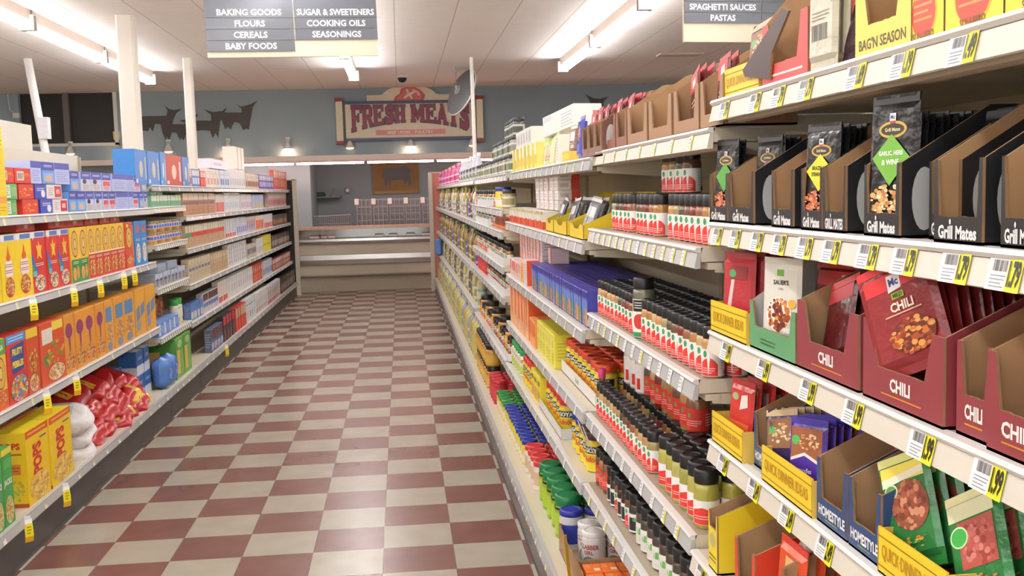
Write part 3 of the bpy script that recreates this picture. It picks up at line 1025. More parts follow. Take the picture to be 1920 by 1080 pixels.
def jar(name, rad, h, cap_h, body, cap, lab=None, lab_z=(.1, .75), arts=(), arc=1.0, cap_r=None, ridged=False, n=18, neck=None, sq=0, turn=.95):
    """round jar: body, cap and a wrapped label"""
    def f(_=None):
        hb = h - cap_h
        b = MB()
        rn = neck or rad * .86
        b.lathe([(rad * .88, 0), (rad, .004), (rad, hb - .012), (rad * .95, hb - .004), (rn, hb)], C(body, .18, 0, .12, 60, coat=.3), n, cy=rad, sq=sq)
        o = b.build(name)
        cr = cap_r or rad * .93
        b = MB()
        b.lathe([(cr * .97, hb), (cr, hb + .003), (cr, h - .004), (cr * .93, h), (cr * .70, h), (cr * .68, h - .0015)], P(cap) if cap != '17181a' else BLACKP, n, cy=rad)
        if ridged:
            for i in range(n):
                a = 2 * PI * i / n
                b.box(cr * math.cos(a) - .0009, rad + cr * math.sin(a) - .0009, hb + .004, cr * math.cos(a) + .0009, rad + cr * math.sin(a) + .0009, h - .006, P(cap))
        b.build('cap', o)
        if lab:
            b = MB()
            z0, z1 = lab_z[0] * hb, lab_z[1] * hb
            aw = 2 * PI * rad * arc * .98
            mp0 = cyl(rad + .0006, z0, aw, turn)
            mp = lambda x, y, off: mp0(x, y, off) + V((0, rad, 0))
            b.art(mp, aw, z1 - z0, [('r', 0, 0, 1, 1, lab)] + list(arts), 0, .0003, wrap=True)
            b.build('label', o)
        return o
    return f


def bottle(name, prof, body, cap=None, cap_prof=None, lab=None, lab_z=(.02, .1), arts=(), rad=.04, n=14, gloss=.12):
    def f(_=None):
        b = MB(); b.lathe(prof, C(body, gloss, 0, .05, 20, coat=.4), n, cy=rad); o = b.build(name)
        if cap:
            b = MB(); b.lathe(cap_prof, P(cap), n, cy=rad); b.build('cap', o)
        if lab:
            b = MB(); aw = 2 * PI * rad * .7; mp0 = cyl(rad + .0007, lab_z[0], aw, .8)
            b.art(lambda x, y, off: mp0(x, y, off) + V((0, rad, 0)), aw, lab_z[1] - lab_z[0], [('r', 0, 0, 1, 1, lab)] + list(arts), 0, .0003, wrap=True); b.build('label', o)
        return o
    return f


def pouch(name, w, h, t, col, fr=(), crimp=None, lean=0.0, backc=None, seed=1, foil=True, top_z=.012):
    """flat sealed packet standing on its lower edge, leaning back by lean radians"""
    def f(_=None):
        rnd = random.Random(seed)
        b = MB()
        ca, sa = math.cos(lean), math.sin(lean)
        def tr(x, y, z):
            return (x, y * ca + z * sa, z * ca - y * sa)
        m = FOIL(col) if foil else P(col)
        ins = .09 * w
        xs = [-w / 2, -w / 2 + ins, w / 2 - ins, w / 2]
        zs = [0, top_z, top_z + ins, h - top_z - ins, h - top_z, h]
        bow = lambda i: rnd.uniform(-.002, .002)
        def grid(sgn):
            vs = []
            for j, z in enumerate(zs):
                for i, x in enumerate(xs):
                    inn = i in (1, 2) and j in (2, 3)
                    y = sgn * (t / 2 if inn else .0004)
                    vs.append(tr(x, t / 2 + y + (bow(0) if j in (0, 5) and not inn else 0) * .5, z))
            return vs
        F, K = grid(-1), grid(1)
        fs = [(j * 4 + i, j * 4 + i + 1, j * 4 + i + 5, j * 4 + i + 4) for j in range(5) for i in range(3)]
        b.add(F, fs, m); b.add(K, [tuple(reversed(q)) for q in fs], FOIL(backc) if backc else m)
        rim = [0, 1, 2, 3, 7, 11, 15, 19, 23, 22, 21, 20, 16, 12, 8, 4]
        b.add(F + K, [(rim[i], 24 + rim[i], 24 + rim[(i + 1) % 16], rim[(i + 1) % 16]) for i in range(16)], m)
        pw, ph = w - 2 * ins, h - 2 * top_z - 2 * ins
        mp = lambda x, y, off: V(tr(-pw / 2 + x, -off, top_z + ins + y))
        b.art(mp, pw, ph, fr)
        if crimp:                                              # printed sealed band along the top
            mp2 = lambda x, y, off: V(tr(-w / 2 + x, t / 2 - .0006 - off, h - top_z + y))
            b.art(mp2, w, top_z, [('r', .01, .05, .99, .97, crimp)])
            mp3 = lambda x, y, off: V(tr(-w / 2 + x, t / 2 + .0006 + off, h - top_z + y))
            b.art(mp3, w, top_z, [('r', .99, .05, .01, .97, crimp)])
        return b.build(name)
    return f


def bag(name, w, d, h, col, fr=(), seed=1, lump=.10, foil=True, n=10):
    """soft filled bag lying or standing: a lumpy pillow of width w, depth d, height h"""
    def f(_=None):
        rnd = random.Random(seed)
        b = MB(); m = FOIL(col) if foil else P(col)
        ph = [rnd.uniform(0, 6) for _ in range(6)]
        def pt(u, v_, side):
            e = (1 - abs(u) ** 5) * (1 - abs(v_) ** 5)
            e = max(0, e) ** .5
            wob = 1 + lump * (math.sin(5 * u + ph[0]) * math.sin(4 * v_ + ph[1]) + .6 * math.sin(9 * u + ph[2] + 3 * v_))
            pin = 1 - .30 * abs(v_) ** 5
            return (u * w / 2 * pin, d / 2 + side * d / 2 * e * wob, h / 2 + v_ * h / 2 * (1 - .05 * math.sin(3 * u + ph[3]) - .22 * abs(u) ** 5))
        for side in (-1, 1):
            vs = [pt(-1 + 2 * i / n, -1 + 2 * j / n, side) for j in range(n + 1) for i in range(n + 1)]
            fs = [(j * (n + 1) + i, j * (n + 1) + i + 1, (j + 1) * (n + 1) + i + 1, (j + 1) * (n + 1) + i) for j in range(n) for i in range(n)]
            if side > 0:
                fs = [tuple(reversed(q)) for q in fs]
            b.add(vs, fs, m, True)
        o = b.build(name)
        if fr:
            b = MB()
            def mp(x, y, off):
                p = V(pt(-.62 + 1.24 * x / (w * .62), -.6 + 1.2 * y / (h * .6), -1)); return p + V((0, -off - .0006, 0))
            els = []
            for el in fr:
                if el[0] == 'r':                               # follow the bulge in small pieces
                    _, x0, y0, x1, y1, c = el
                    k = 6
                    for a in range(k):
                        for q in range(k):
                            els.append(('r', x0 + (x1 - x0) * a / k, y0 + (y1 - y0) * q / k, x0 + (x1 - x0) * (a + 1) / k, y0 + (y1 - y0) * (q + 1) / k, c))
                else:
                    els.append(el)
            e = .0005
            for el in els:
                b.art(mp, w * .62, h * .6, [el], e, 0)
                if el[0] != 'r':
                    e += .0004
            b.build('printed_panel', o)
        return o
    return f


def tray(w, d, hb, hp, hs, col, fr=(), post=.16, sd=(), wide=None, name='display_carton', slope=.62, inner=None, tab=None):
    """torn-open display carton: low lip hb, front posts hp, side walls sloping up to hs at the back"""
    def f(_=None):
        r = empty(name)
        t = .0035
        IN = inner or CARD
        out = P(col)
        b = MB(); b.box(-w / 2, 0, 0, w / 2, d, .004, out, top=IN); b.build('bottom_panel', r)
        rnd = random.Random(int(w * 1e4))
        pw = post * w
        jag = lambda x0, z0, x1, z1, k=5: [(x0 + (x1 - x0) * i / k + rnd.uniform(-.0006, .0006), z0 + (z1 - z0) * i / k + rnd.uniform(-.0008, .0008)) for i in range(1, k)]
        p0, p1, p2, p3 = (-w / 2 + pw * .75, hp), (-w / 2 + pw * 1.25, hb), (w / 2 - pw * 1.25, hb), (w / 2 - pw * .75, hp)
        pts = [(-w / 2, 0), (w / 2, 0), (w / 2, hp), p3] + jag(*p3, *p2) + [p2] + jag(*p2, *p1, 8) + [p1] + jag(*p1, *p0) + [p0, (-w / 2, hp)]
        b = MB(); b.prism(pts, (V((0, 0, 0)), V((1, 0, 0)), V((0, 0, 1)), V((0, -1, 0))), t, out, IN, CARD_D)
        if fr:
            b.art(front(w, hb), w, hb, fr)
        b.build('front_panel', r)
        for sx in (-1, 1):
            prof = [(t, 0), (d, 0), (d, hs), (d * slope, hs), (t, hp)]
            x = sx * w / 2
            b = MB()
            if sx > 0:
                b.prism(prof, (V((x, 0, 0)), V((0, 1, 0)), V((0, 0, 1)), V((1, 0, 0))), t, out, IN, CARD_D)
                if tab:
                    b.art(face((x, 0, 0), (0, 1, 0), (0, 0, 1), (1, 0, 0)), d, hp, [('p', ell(.20, .52, .10, .42, 20), tab)])
                if sd:
                    b.art(face((x, 0, 0), (0, 1, 0), (0, 0, 1), (1, 0, 0)), d, hs, sd)
            else:
                b.prism([(-y, z) for y, z in reversed(prof)], (V((x, 0, 0)), V((0, -1, 0)), V((0, 0, 1)), V((-1, 0, 0))), t, out, IN, CARD_D)
            b.build('side_panel', r)
        b = MB(); b.box(-w / 2 + t, d - t, 0, w / 2 - t, d, hs, out, front=IN); b.build('back_panel', r)
        return r
    return f


def strip_card(w, h, txt='QUICK·DINNER IDEAS', col='f4cd2e', end='e2c05a', d=.12):
    """low yellow printed tray front with its two short sides"""
    def f(_=None):
        r = empty('yellow_display_tray')
        m = P(col)
        b = MB(); b.box(-w / 2, 0, 0, w / 2, .003, h, m)
        b.art(front(w, h), w, h, [('r', .0, .80, 1, .83, '8a7420'), ('r', 0, .17, 1, .20, '8a7420'), ('t', txt, .5, .5, .36, 'b58d1c', .86, .012)])
        b.build('front_panel', r)
        for sx in (-1, 1):
            b = MB(); b.box(sx * w / 2 - .0015, 0, 0, sx * w / 2 + .0015, d, h * .95, P(end)); b.build('side_panel', r)
        b = MB(); b.box(-w / 2, 0, 0, w / 2, d, .003, P(end)); b.build('bottom_panel', r)
        return r
    return f


def tub(name, w, d, h, col, art_=()):
    """open low carton tray"""
    def f(_=None):
        r = empty(name)
        m = P(col); t = .003
        b = MB(); b.box(-w / 2, 0, 0, w / 2, d, t, m); b.build('bottom_panel', r)
        b = MB(); b.box(-w / 2, 0, 0, w / 2, t, h, m); b.art(front(w, h), w, h, list(art_)) if art_ else None; b.build('front_panel', r)
        for sx in (-1, 1):
            b = MB(); b.box(sx * w / 2 - t / 2, 0, 0, sx * w / 2 + t / 2, d, h, m)
            if art_ and sx > 0:
                b.art(face((w / 2 + t / 2, 0, 0), (0, 1, 0), (0, 0, 1), (1, 0, 0)), d, h, list(art_))
            b.build('side_panel', r)
        return r
    return f
# ------------------------------------------------------------------ spice run (right hand of the aisle)
BAYS = {'A': (.70, 2.03), 'B': (2.035, 3.25), 'C': (3.255, 5.69), 'D': (5.695, 8.13), 'E': (8.135, 16.55)}
DX, DZ = .49, .205
for k, nm in (('A', 'nearest bay of the spice run with packet cartons'), ('B', 'second bay of the spice run holding spice jars'), ('C', 'third bay of the spice run with boxed seasonings'), ('D', 'fourth bay of the spice run with sauce jars'), ('E', 'long farthest bay of the spice run with oil bottles')):
    y0, y1 = BAYS[k]
    base_unit('R', DX, y0, y1, DZ, .56, 'beige ' + nm, 1.70 if k != 'A' else 1.76, even_tags(y1 - y0, {'A': 4, 'B': 6, 'C': 16, 'D': 14, 'E': 26}[k], .6), group=None)


def shelf(bay, X, Z, name, label, tags, lip=LIP, rail=RAILC, depth=None):
    y0, y1 = BAYS[bay]
    shelf_board('R', X, y0, y1, Z, depth or 1.03 - X, label, tags, None, lip, rail, C('a39681', .4, 0, .04, 6) if bay == 'B' else None)
    return Sh('R', X, Z, name)


A5 = shelf('A', .620, 1.716, 'top packet shelf', 'topmost beige shelf of the nearest spice bay, seen from below', px_tags('R', .62, 1.716, .70, (1362, 1420, 1464), '.79') + px_tags('R', .62, 1.716, .70, (1515,), '1.79') + px_tags('R', .62, 1.716, .70, (1610,), '1.69') + px_tags('R', .62, 1.716, .70, (1697,), '1.19') + px_tags('R', .62, 1.716, .70, (1812,), '1.49'))
A4 = shelf('A', .615, 1.477, 'black carton shelf', 'beige shelf under the top one, lined with black packet cartons', px_tags('R', .615, 1.477, .70, (1349, 1383, 1424, 1466, 1514, 1564, 1632, 1702, 1798, 1892), '1.79'))
A3 = shelf('A', .611, 1.260, 'chili packet shelf', 'beige shelf carrying the maroon chili cartons', px_tags('R', .611, 1.26, .70, (1366, 1436, 1520, 1606, 1735, 1860), '1.99'))
A2 = shelf('A', .609, 1.037, 'gravy packet shelf', 'beige shelf carrying blue cartons and yellow trays', px_tags('R', .609, 1.037, .70, (1360, 1418, 1480, 1552), '2.49') + px_tags('R', .609, 1.037, .70, (1690,), '1.29'))
A1 = shelf('A', .571, .808, 'lowest packet shelf', 'lowest beige shelf of the nearest bay with the red cartons', px_tags('R', .571, .808, .70, (1318, 1400, 1500), '1.99'))


def packs(sh, pxa, pxb, n, w, h, key, fn, desc, where, inset0=.013, step=.0095, dz=.004, cat='seasoning packet', group=None, first=None, jit=.03, side=0.0, roll=0.0, turn=.05):
    """packets filed one behind the other inside a carton that spans pxa to pxb"""
    Yc = (sh.y(pxa) + sh.y(pxb)) / 2 + side
    for i in range(n):
        kk, ff, dd = (key, fn, desc) if not (i == 0 and first) else first
        o = inst(kk, ff)
        lead = first and i == 0
        sh.put(o, Yc + random.uniform(-.002, .002), inset0 + step * i, dz + (.0015 * (i % 3)), random.uniform(-jit, jit) + turn + (.16 if lead else 0))
        o.rotation_euler[1] = roll * (1 - .5 * i / max(1, n)) + random.uniform(-jit, jit) * .5
        if n == 1 or (i == 0 and first):
            tag(o, f'{dd} {where}', cat, group)
        else:
            tag(o, f'{dd}, {ORD[i]} from the front, {where}', cat, group)


# --- black cartons of grill packets
GM = lambda t: [('t', t, .5, .42, .50, 'f2f2ee', .80, .035), ('e', .36, .80, .02, .10, 'f2f2ee')]
def grill_pack(col, word, food, h=.158, w=.088):
    fr = [('e', .5, .82, .36, .08, 'c8a23c'), ('e', .5, .82, .30, .055, '2a2620'), ('t', 'Grill Mates', .5, .82, .035, 'e8d9a0', .55, .02), ('r', .42, .90, .58, .97, 'e9e6e0'), ('t', 'Mc', .5, .935, .04, '2a3f80', .14, .03), ('r', .44, .875, .56, .90, 'c0343a'),
          ('p', [(.5, .78), (.98, .56), (.5, .30), (.02, .56)], col), ('t', word[0], .5, .60, .05, '1e2416' if col == 'd8d632' else 'f3f1ea', .62, .03), ('t', word[1], .5, .52, .05, '1e2416' if col == 'd8d632' else 'f3f1ea', .55, .03),
          ('f', .5, .17, .46, .15, food, 46), ('l', .1, .0, .9, .03, 'b8b4a8', 1)]
    return pouch('seasoning_packet', w, h, .007, '1b1b1d', fr, '2c2c2f', .06, seed=3)


FOOD_W = ['d8a86a', 'c98f4c', 'e6c48e', 'b5783a', 'efd8ac']
FOOD_R = ['c9683f', 'b5512f', 'd98a5c', '9a4427', 'e0a070']
g_black = pouch('seasoning_packet', .086, .152, .007, '1b1b1d', [('r', .1, .75, .9, .9, '3a3a3c'), ('r', .4, .84, .6, .95, 'd8d6d0')], '2c2c2f', .06, seed=9)
GC = [(1327, 1360, .004, 'Grill Mates'), (1362, 1409, .004, 'Grill Mates'), (1440, 1480, .006, 'Grill Mates'), (1497, 1536, .004, 'Grill Mates'), (1538, 1580, .004, 'GRILL MATES'), (1614, 1680, .004, 'Grill Mates'), (1697, 1752, .03, 'Grill Mates'), (1747, 1838, .002, 'Grill Mates'), (1868, 1950, .004, 'Grill Mates')]
for i, (a, b_, ins, t) in enumerate(GC):
    wd = abs(A4.y(a) - A4.y(b_)) - .002
    o = tray(wd, .165, .031, .095, .165, '232426', GM(t), .085, tab='b9bcbb', slope=.72)()
    A4.put(o, (A4.y(a) + A4.y(b_)) / 2, ins)
    tag(o, f'black torn-open packet carton, {ORD[i]} from the spice jars on the black carton shelf', 'carton', 'black packet cartons')
wb = lambda i: f'{ORD[i]} black carton from the spice jars'
FG = 'packets in the black cartons'
packs(A4, 1327, 1360, 3, 0, 0, 'gb', g_black, 'plain black seasoning packet', wb(0), group=FG, first=('gp1', grill_pack('4e9a3a', (' ', ' '), FOOD_R), 'green diamond seasoning packet up front in'))
packs(A4, 1362, 1409, 5, 0, 0, 'gb', g_black, 'plain black seasoning packet', wb(1), inset0=.05, group=FG, first=('gp2', grill_pack('7a3a9a', (' ', ' '), FOOD_R), 'purple diamond seasoning packet up front in'))
packs(A4, 1497, 1536, 6, 0, 0, 'gb', g_black, 'plain black seasoning packet', wb(3), group=FG, first=('gp3', grill_pack('d8d632', ('BRAZILIAN', 'STEAKHOUSE'), FOOD_R), 'yellow diamond seasoning packet up front in'))
packs(A4, 1538, 1580, 9, 0, 0, 'gb', g_black, 'plain black seasoning packet', wb(4), inset0=.075, group=FG)
packs(A4, 1614, 1680, 9, 0, 0, 'gb', g_black, 'plain black seasoning packet', wb(5), group=FG, first=('gp4', grill_pack('6fae38', ('GARLIC, HERB', '& WINE'), FOOD_W, .180, .09), 'tall green diamond seasoning packet up front in'), inset0=.013)
packs(A4, 1697, 1752, 3, 0, 0, 'gb', g_black, 'plain black seasoning packet', wb(6), inset0=.10, group=FG)
packs(A4, 1747, 1838, 3, 0, 0, 'gb', g_black, 'plain black seasoning packet', wb(7), inset0=.12, group=FG)
packs(A4, 1868, 1950, 3, 0, 0, 'gb', g_black, 'plain black seasoning packet', wb(8), inset0=.10, group=FG)

# --- chili shelf
CHILI = [('t', 'CHILI', .5, .62, .36, 'f4efe6', .5, .035), ('r', .26, .30, .76, .34, 'd78b2e')]
MAR = '8d3b42'
for i, (a, b_) in enumerate(((1490, 1604), (1612, 1762), (1773, 1840), (1842, 1960))):
    wd = abs(A3.y(a) - A3.y(b_)) - .002
    o = tray(wd, .17, .048, .108, .172, MAR, CHILI, .17, tab='a89c94', slope=.85)()
    A3.put(o, (A3.y(a) + A3.y(b_)) / 2, .004 if i != 2 else .012)
    tag(o, f'maroon torn-open chili carton, {ORD[i]} from the green carton', 'carton', 'maroon chili cartons')
wd = abs(A3.y(1403) - A3.y(1488)) - .002
o = tray(wd, .15, .042, .085, .16, '5f9c6c', [('l', .25, .3, .6, .6, '2c5a38', 2)], .10, inner=C('c9c7c2', .7), slope=.8)()
A3.put(o, (A3.y(1403) + A3.y(1488)) / 2, .003); tag(o, 'green torn-open packet carton beside the yellow tray on the chili packet shelf', 'carton')
wd = abs(A3.y(1333) - A3.y(1400)) - .002
o = strip_card(wd, .062)(); A3.put(o, (A3.y(1333) + A3.y(1400)) / 2, .0); tag(o, 'low yellow tray with quick dinner wording, chili packet shelf, beside the spice jars', 'tray')
FOOD_C = ['8a3a1e', 'c8702e', '6a2a18', 'd89a4a', 'a64a24']
sauer = pouch('chili_packet', .092, .150, .008, 'dcd9cc', [('r', .36, .90, .58, 1, '6aa83c'), ('t', "SAUER'S", .5, .80, .075, '26282a', .78, .035), ('t', 'CHILI', .5, .70, .035, '7a6a4a', .3, .01), ('e', .46, .30, .40, .28, 'f2efe6'), ('f', .46, .30, .36, .25, FOOD_C, 50), ('e', .88, .48, .12, .07, 'e0a838'), ('r', .62, .02, .95, .10, 'f0eee8')], 'd0ccbc', .04, seed=4, foil=False)
o = sauer(); A3.put(o, A3.y(1434), .026, .014, R(22)); tag(o, 'white chili packet with a bowl of beans standing in the green carton', 'chili packet')
mild = lambda name='chili_packet', lean=.10: pouch(name, .124, .150, .008, '8e2f33', [('r', .0, .86, 1, 1.06, 'd8343a'), ('p', [(.38, .82), (.60, .84), (.62, 1.04), (.40, 1.03)], 'f2f0ea'), ('t', 'Mc', .50, .94, .10, '2a4a90', .17, .04), ('r', .42, .72, .62, .80, '8fb02e'), ('t', 'MILD', .52, .76, .05, '2e3a10', .17, .03), ('t', 'CHILI', .55, .62, .12, 'f0e2cc', .55, .035), ('l', .25, .50, .85, .55, 'd8b08a', 1), ('e', .62, .22, .36, .22, '6a2a1a'), ('f', .62, .22, .34, .21, FOOD_C, 50)], 'e0383c', lean, seed=6)
redpk = pouch('chili_packet', .110, .138, .008, '7a1f24', [('r', 0, .80, 1, 1.06, 'd02f36'), ('r', .66, .86, .92, 1.0, 'e6e0dc'), ('t', 'Mc', .79, .93, .08, '2a4a90', .2, .03)], 'd8343a', .10, seed=7)
CG = 'packets in the maroon cartons'
packs(A3, 1612, 1762, 10, 0, 0, 'redpk', redpk, 'red-topped chili packet', 'second maroon carton from the green one', inset0=.026, step=.0135, dz=.05, roll=-.42, turn=.22, group=CG, first=('mild', mild(), 'leaning red packet reading mild chili in the'), jit=.05)
packs(A3, 1490, 1604, 8, 0, 0, 'redpk2', pouch('chili_packet', .095, .136, .008, '571a1c', [('r', 0, .82, 1, 1.06, 'c9303a')], 'd8343a', .30, seed=8), 'dark red-topped chili packet', 'first maroon carton from the green one', inset0=.022, step=.013, group=CG, jit=.02, side=.02, roll=-.30, dz=.02)
packs(A3, 1773, 1840, 2, 0, 0, 'redpk', redpk, 'red-topped chili packet', 'third maroon carton from the green one', inset0=.10, step=.012, group=CG, dz=.01)
packs(A3, 1842, 1960, 4, 0, 0, 'redpk', redpk, 'red-topped chili packet', 'fourth maroon carton from the green one', inset0=.06, step=.012, group=CG, dz=.01)
glossy = pouch('sauce_packet', .088, .155, .010, 'b3343c', [('p', [(.1, .1), (.3, .9), (.42, .9), (.25, .1)], 'd9c4c0'), ('r', .2, .72, .85, .95, '8a2a30'), ('e', .3, .82, .13, .07, '4f9a5c')], 'a03038', .05, seed=12)
packs(A3, 1338, 1385, 4, 0, 0, 'glossy', glossy, 'glossy red sauce packet', 'behind the yellow tray beside the spice jars', turn=.4, inset0=.02, step=.02, cat='sauce packet', group='glossy red packets', dz=.006)
for k in range(3):
    o = inst('redpk', redpk); A3.put(o, A3.y(1450) + .01 * k, .10 + .03 * k, .02, .3)
    tag(o, f'dark red packet behind the white chili packet, {ORD[k]} from the front', 'chili packet', 'dark red packets in the green carton')

# --- gravy shelf: yellow trays, blue cartons
YG = 'low yellow trays on the gravy packet shelf'
for i, (a, b_) in enumerate(((1335, 1392), (1428, 1523), (1645, 1775), (1778, 1930))):
    wd = abs(A2.y(a) - A2.y(b_)) - .003
    o = strip_card(wd, .062)(); A2.put(o, (A2.y(a) + A2.y(b_)) / 2, .0)
    tag(o, f'low yellow tray with quick dinner wording, {ORD[i]} from the spice jars, gravy packet shelf', 'tray', YG)
HS = [('t', 'HOMESTYLE', .5, .55, .40, 'f2f2ee', .86, .035), ('r', .3, .24, .7, .28, '8aa84a')]
for i, (a, b_, ins) in enumerate(((1394, 1426, .02), (1524, 1581, .006), (1583, 1643, .006))):
    wd = abs(A2.y(a) - A2.y(b_)) - .002
    o = tray(wd, .17, .040, .10, .165, '2c4a78', HS, .13, slope=.85)()
    A2.put(o, (A2.y(a) + A2.y(b_)) / 2, ins)
    tag(o, f'dark blue torn-open gravy carton, {ORD[i]} from the spice jars', 'carton', 'dark blue gravy cartons')
purple = pouch('gravy_packet', .095, .128, .008, '4a2f96', [('p', [(0, .42), (.45, .55), (1, .40), (1, 1.05), (0, 1.05)], '9a5c3c'), ('p', [(0, .40), (.45, .53), (1, .38), (1, .44), (.45, .59), (0, .46)], 'ece6dc'), ('e', .15, .80, .14, .09, '4fae5c'), ('t', 'noodles', .5, .26, .09, 'd8d0f0', .6, .02), ('t', 'seasoning', .5, .16, .05, 'c8c0e8', .5, .01), ('f', .6, .80, .34, .16, ['c98a5a', 'b0703c', 'e0b890', 'd8c090'], 24)], '4434a0', .14, seed=14)
packs(A2, 1428, 1523, 9, 0, 0, 'purple', purple, 'purple and brown gravy packet', 'second yellow tray of that shelf', inset0=.020, step=.0135, cat='gravy packet', group='purple gravy packets', dz=.008, jit=.06, side=-.028, turn=.25, roll=-.10)
brownp = pouch('gravy_packet', .09, .125, .008, '3a2c5a', [('r', 0, .45, 1, 1.05, '8d6444'), ('f', .5, .75, .45, .2, ['b88a5a', 'd8b890', '9a6a40', 'e8d8b8'], 30), ('e', .2, .82, .12, .08, '4fae5c')], 'c9b28a', .16, seed=15)
packs(A2, 1428, 1523, 9, 0, 0, 'brownp', brownp, 'dark brown gravy packet', 'far half of the second yellow tray', inset0=.020, step=.0135, cat='gravy packet', group='brown gravy packets', dz=.004, jit=.06, side=.075, turn=.25, roll=-.25)
orangep = pouch('taco_packet', .095, .135, .009, 'c23a34', [('r', 0, 0, 1, .35, 'd8663a'), ('e', .25, .85, .16, .08, '9fb08a'), ('p', [(.5, .6), (.9, .7), (.85, .95), (.55, .9)], 'e8dcd4')], 'b83036', .10, seed=16)
packs(A2, 1335, 1392, 6, 0, 0, 'orangep', orangep, 'red and orange packet', 'first yellow tray of the gravy packet shelf', inset0=.02, step=.022, cat='taco packet', group='red packets in the yellow tray', dz=.004, jit=.12)
bluep = pouch('gravy_packet', .082, .128, .008, '244a62', [('r', 0, .72, 1, 1.06, 'cf3038'), ('p', [(.40, .80), (.78, .86), (.80, 1.0), (.42, .95)], 'eceae6'), ('t', 'Mc', .6, .90, .09, '2a4a90', .25, .04), ('t', 'MEAT', .5, .5, .12, 'e8e4da', .7, .03)], 'd8343a', .08, seed=17)
for i, (a, b_) in enumerate(((1524, 1581), (1583, 1643))):
    packs(A2, a, b_, 3, 0, 0, 'bluep', bluep, 'red-topped blue gravy packet', f'{("second", "third")[i]} dark blue carton from the spice jars', inset0=.115, step=.012, cat='gravy packet', group='red-topped gravy packets', dz=.02)
greenp = pouch('sauce_mix_packet', .098, .150, .010, '2c7a3e', [('r', 0, .86, 1, 1.06, 'e8d85a'), ('p', [(0, .82), (1, .90), (1, .98), (0, .92)], 'e9e6cc'), ('e', .58, .55, .44, .30, '8a4a34'), ('f', .58, .55, .42, .29, ['9a5038', 'b06a4a', '7a3a28', 'c88a68'], 44), ('e', .20, .76, .16, .09, 'cfe0b8'), ('e', .20, .76, .13, .07, '3f9a46'), ('f', .45, .12, .4, .1, ['d8702e', '3f8a3e', 'c8b83e'], 14)], 'dfe08a', .20, seed=18)
packs(A2, 1645, 1775, 8, 0, 0, 'greenp', greenp, 'green sauce mix packet', 'third yellow tray from the spice jars', inset0=.026, step=.017, cat='sauce mix packet', group='green sauce mix packets', dz=.022, jit=.06, roll=-.5, turn=.25, side=.03)
redg = pouch('sauce_mix_packet', .100, .150, .012, '2c7a3e', [('r', 0, .88, 1, 1.06, 'dfe0b8'), ('r', .18, .34, .96, .86, 'b4564c'), ('f', .6, .6, .36, .24, ['c4685c', '9a4038', 'd08078'], 26), ('e', .20, .70, .20, .12, 'cfe8b8'), ('e', .20, .70, .17, .10, '3fae4a'), ('f', .5, .14, .4, .12, ['a87838', '6a4a20', 'c8a050'], 16)], 'eceab0', .26, seed=19)
packs(A2, 1778, 1930, 7, 0, 0, 'redg', redg, 'green packet with red meat picture', 'fourth yellow tray from the spice jars', inset0=.03, step=.024, cat='sauce mix packet', group='green packets with meat pictures', dz=.02, jit=.10, roll=-.55, turn=.3, side=.05)
packs(A2, 1778, 1930, 5, 0, 0, 'redg', redg, 'green packet with red meat picture', 'back of the third yellow tray', inset0=.13, step=.024, cat='sauce mix packet', group='green packets with meat pictures', dz=.045, jit=.14, side=.02, roll=-.4, turn=.3)

# --- lowest packet shelf
wd = abs(A1.y(1347) - A1.y(1392)) - .002
o = tray(.105, .17, .045, .115, .17, 'd8452c', [('t', 'MEXICAN', .5, .5, .34, 'f4e6d0', .8, .03)], .14, slope=.85, sd=[('r', .0, .0, 1, .5, 'd8452c')])()
A1.put(o, A1.y(1392), .004); tag(o, 'orange red carton reading Mexican on the lowest packet shelf', 'carton')
o = tray(.055, .17, .085, .115, .165, 'e8d42e', [('e', .5, .72, .30, .16, 'b8b07a'), ('l', 0.10, 0.20, 0.90, 0.40, '6a5a14', 2)], .12, slope=.8)()
A1.put(o, A1.y(1333), .004); tag(o, 'narrow yellow carton at the end of the lowest packet shelf', 'carton')
rice = pouch('rice_packet', .10, .16, .012, 'd8522c', [('e', .5, .25, .36, .22, 'eadfb0'), ('f', .5, .25, .32, .19, ['c9b04a', '8a9a3a', 'a87830', 'e0cc80'], 50), ('r', .3, .70, .7, .95, 'd8b878')], 'c83a30', .08, seed=22)
packs(A1, 1392, 1450, 3, 0, 0, 'rice', rice, 'orange rice packet', 'beside the red carton on the lowest packet shelf', inset0=.02, step=.03, cat='rice packet', group='orange rice packets', dz=.01, side=-.07)
redp3 = pouch('rice_packet', .10, .15, .010, 'b5303a', [('r', .1, .6, .9, .95, 'c8484a'), ('r', .7, .70, .95, .92, 'e8e2dc')], 'd8444a', .10, seed=23)
packs(A1, 1392, 1450, 3, 0, 0, 'redp3', redp3, 'red rice packet', 'behind the orange ones on the lowest packet shelf', inset0=.10, step=.02, cat='rice packet', group='red rice packets', dz=.02, side=-.05)
for k, px in enumerate((1492, 1590)):
    o = tray(.15, .17, .07, .14, .172, '8d5a3a', (), .10, slope=.5)()
    A1.put(o, A1.y(px), .006); tag(o, f'plain brown cardboard carton on the lowest packet shelf, {ORD[k]} past the red one', 'carton', 'brown cartons on the lowest shelf')

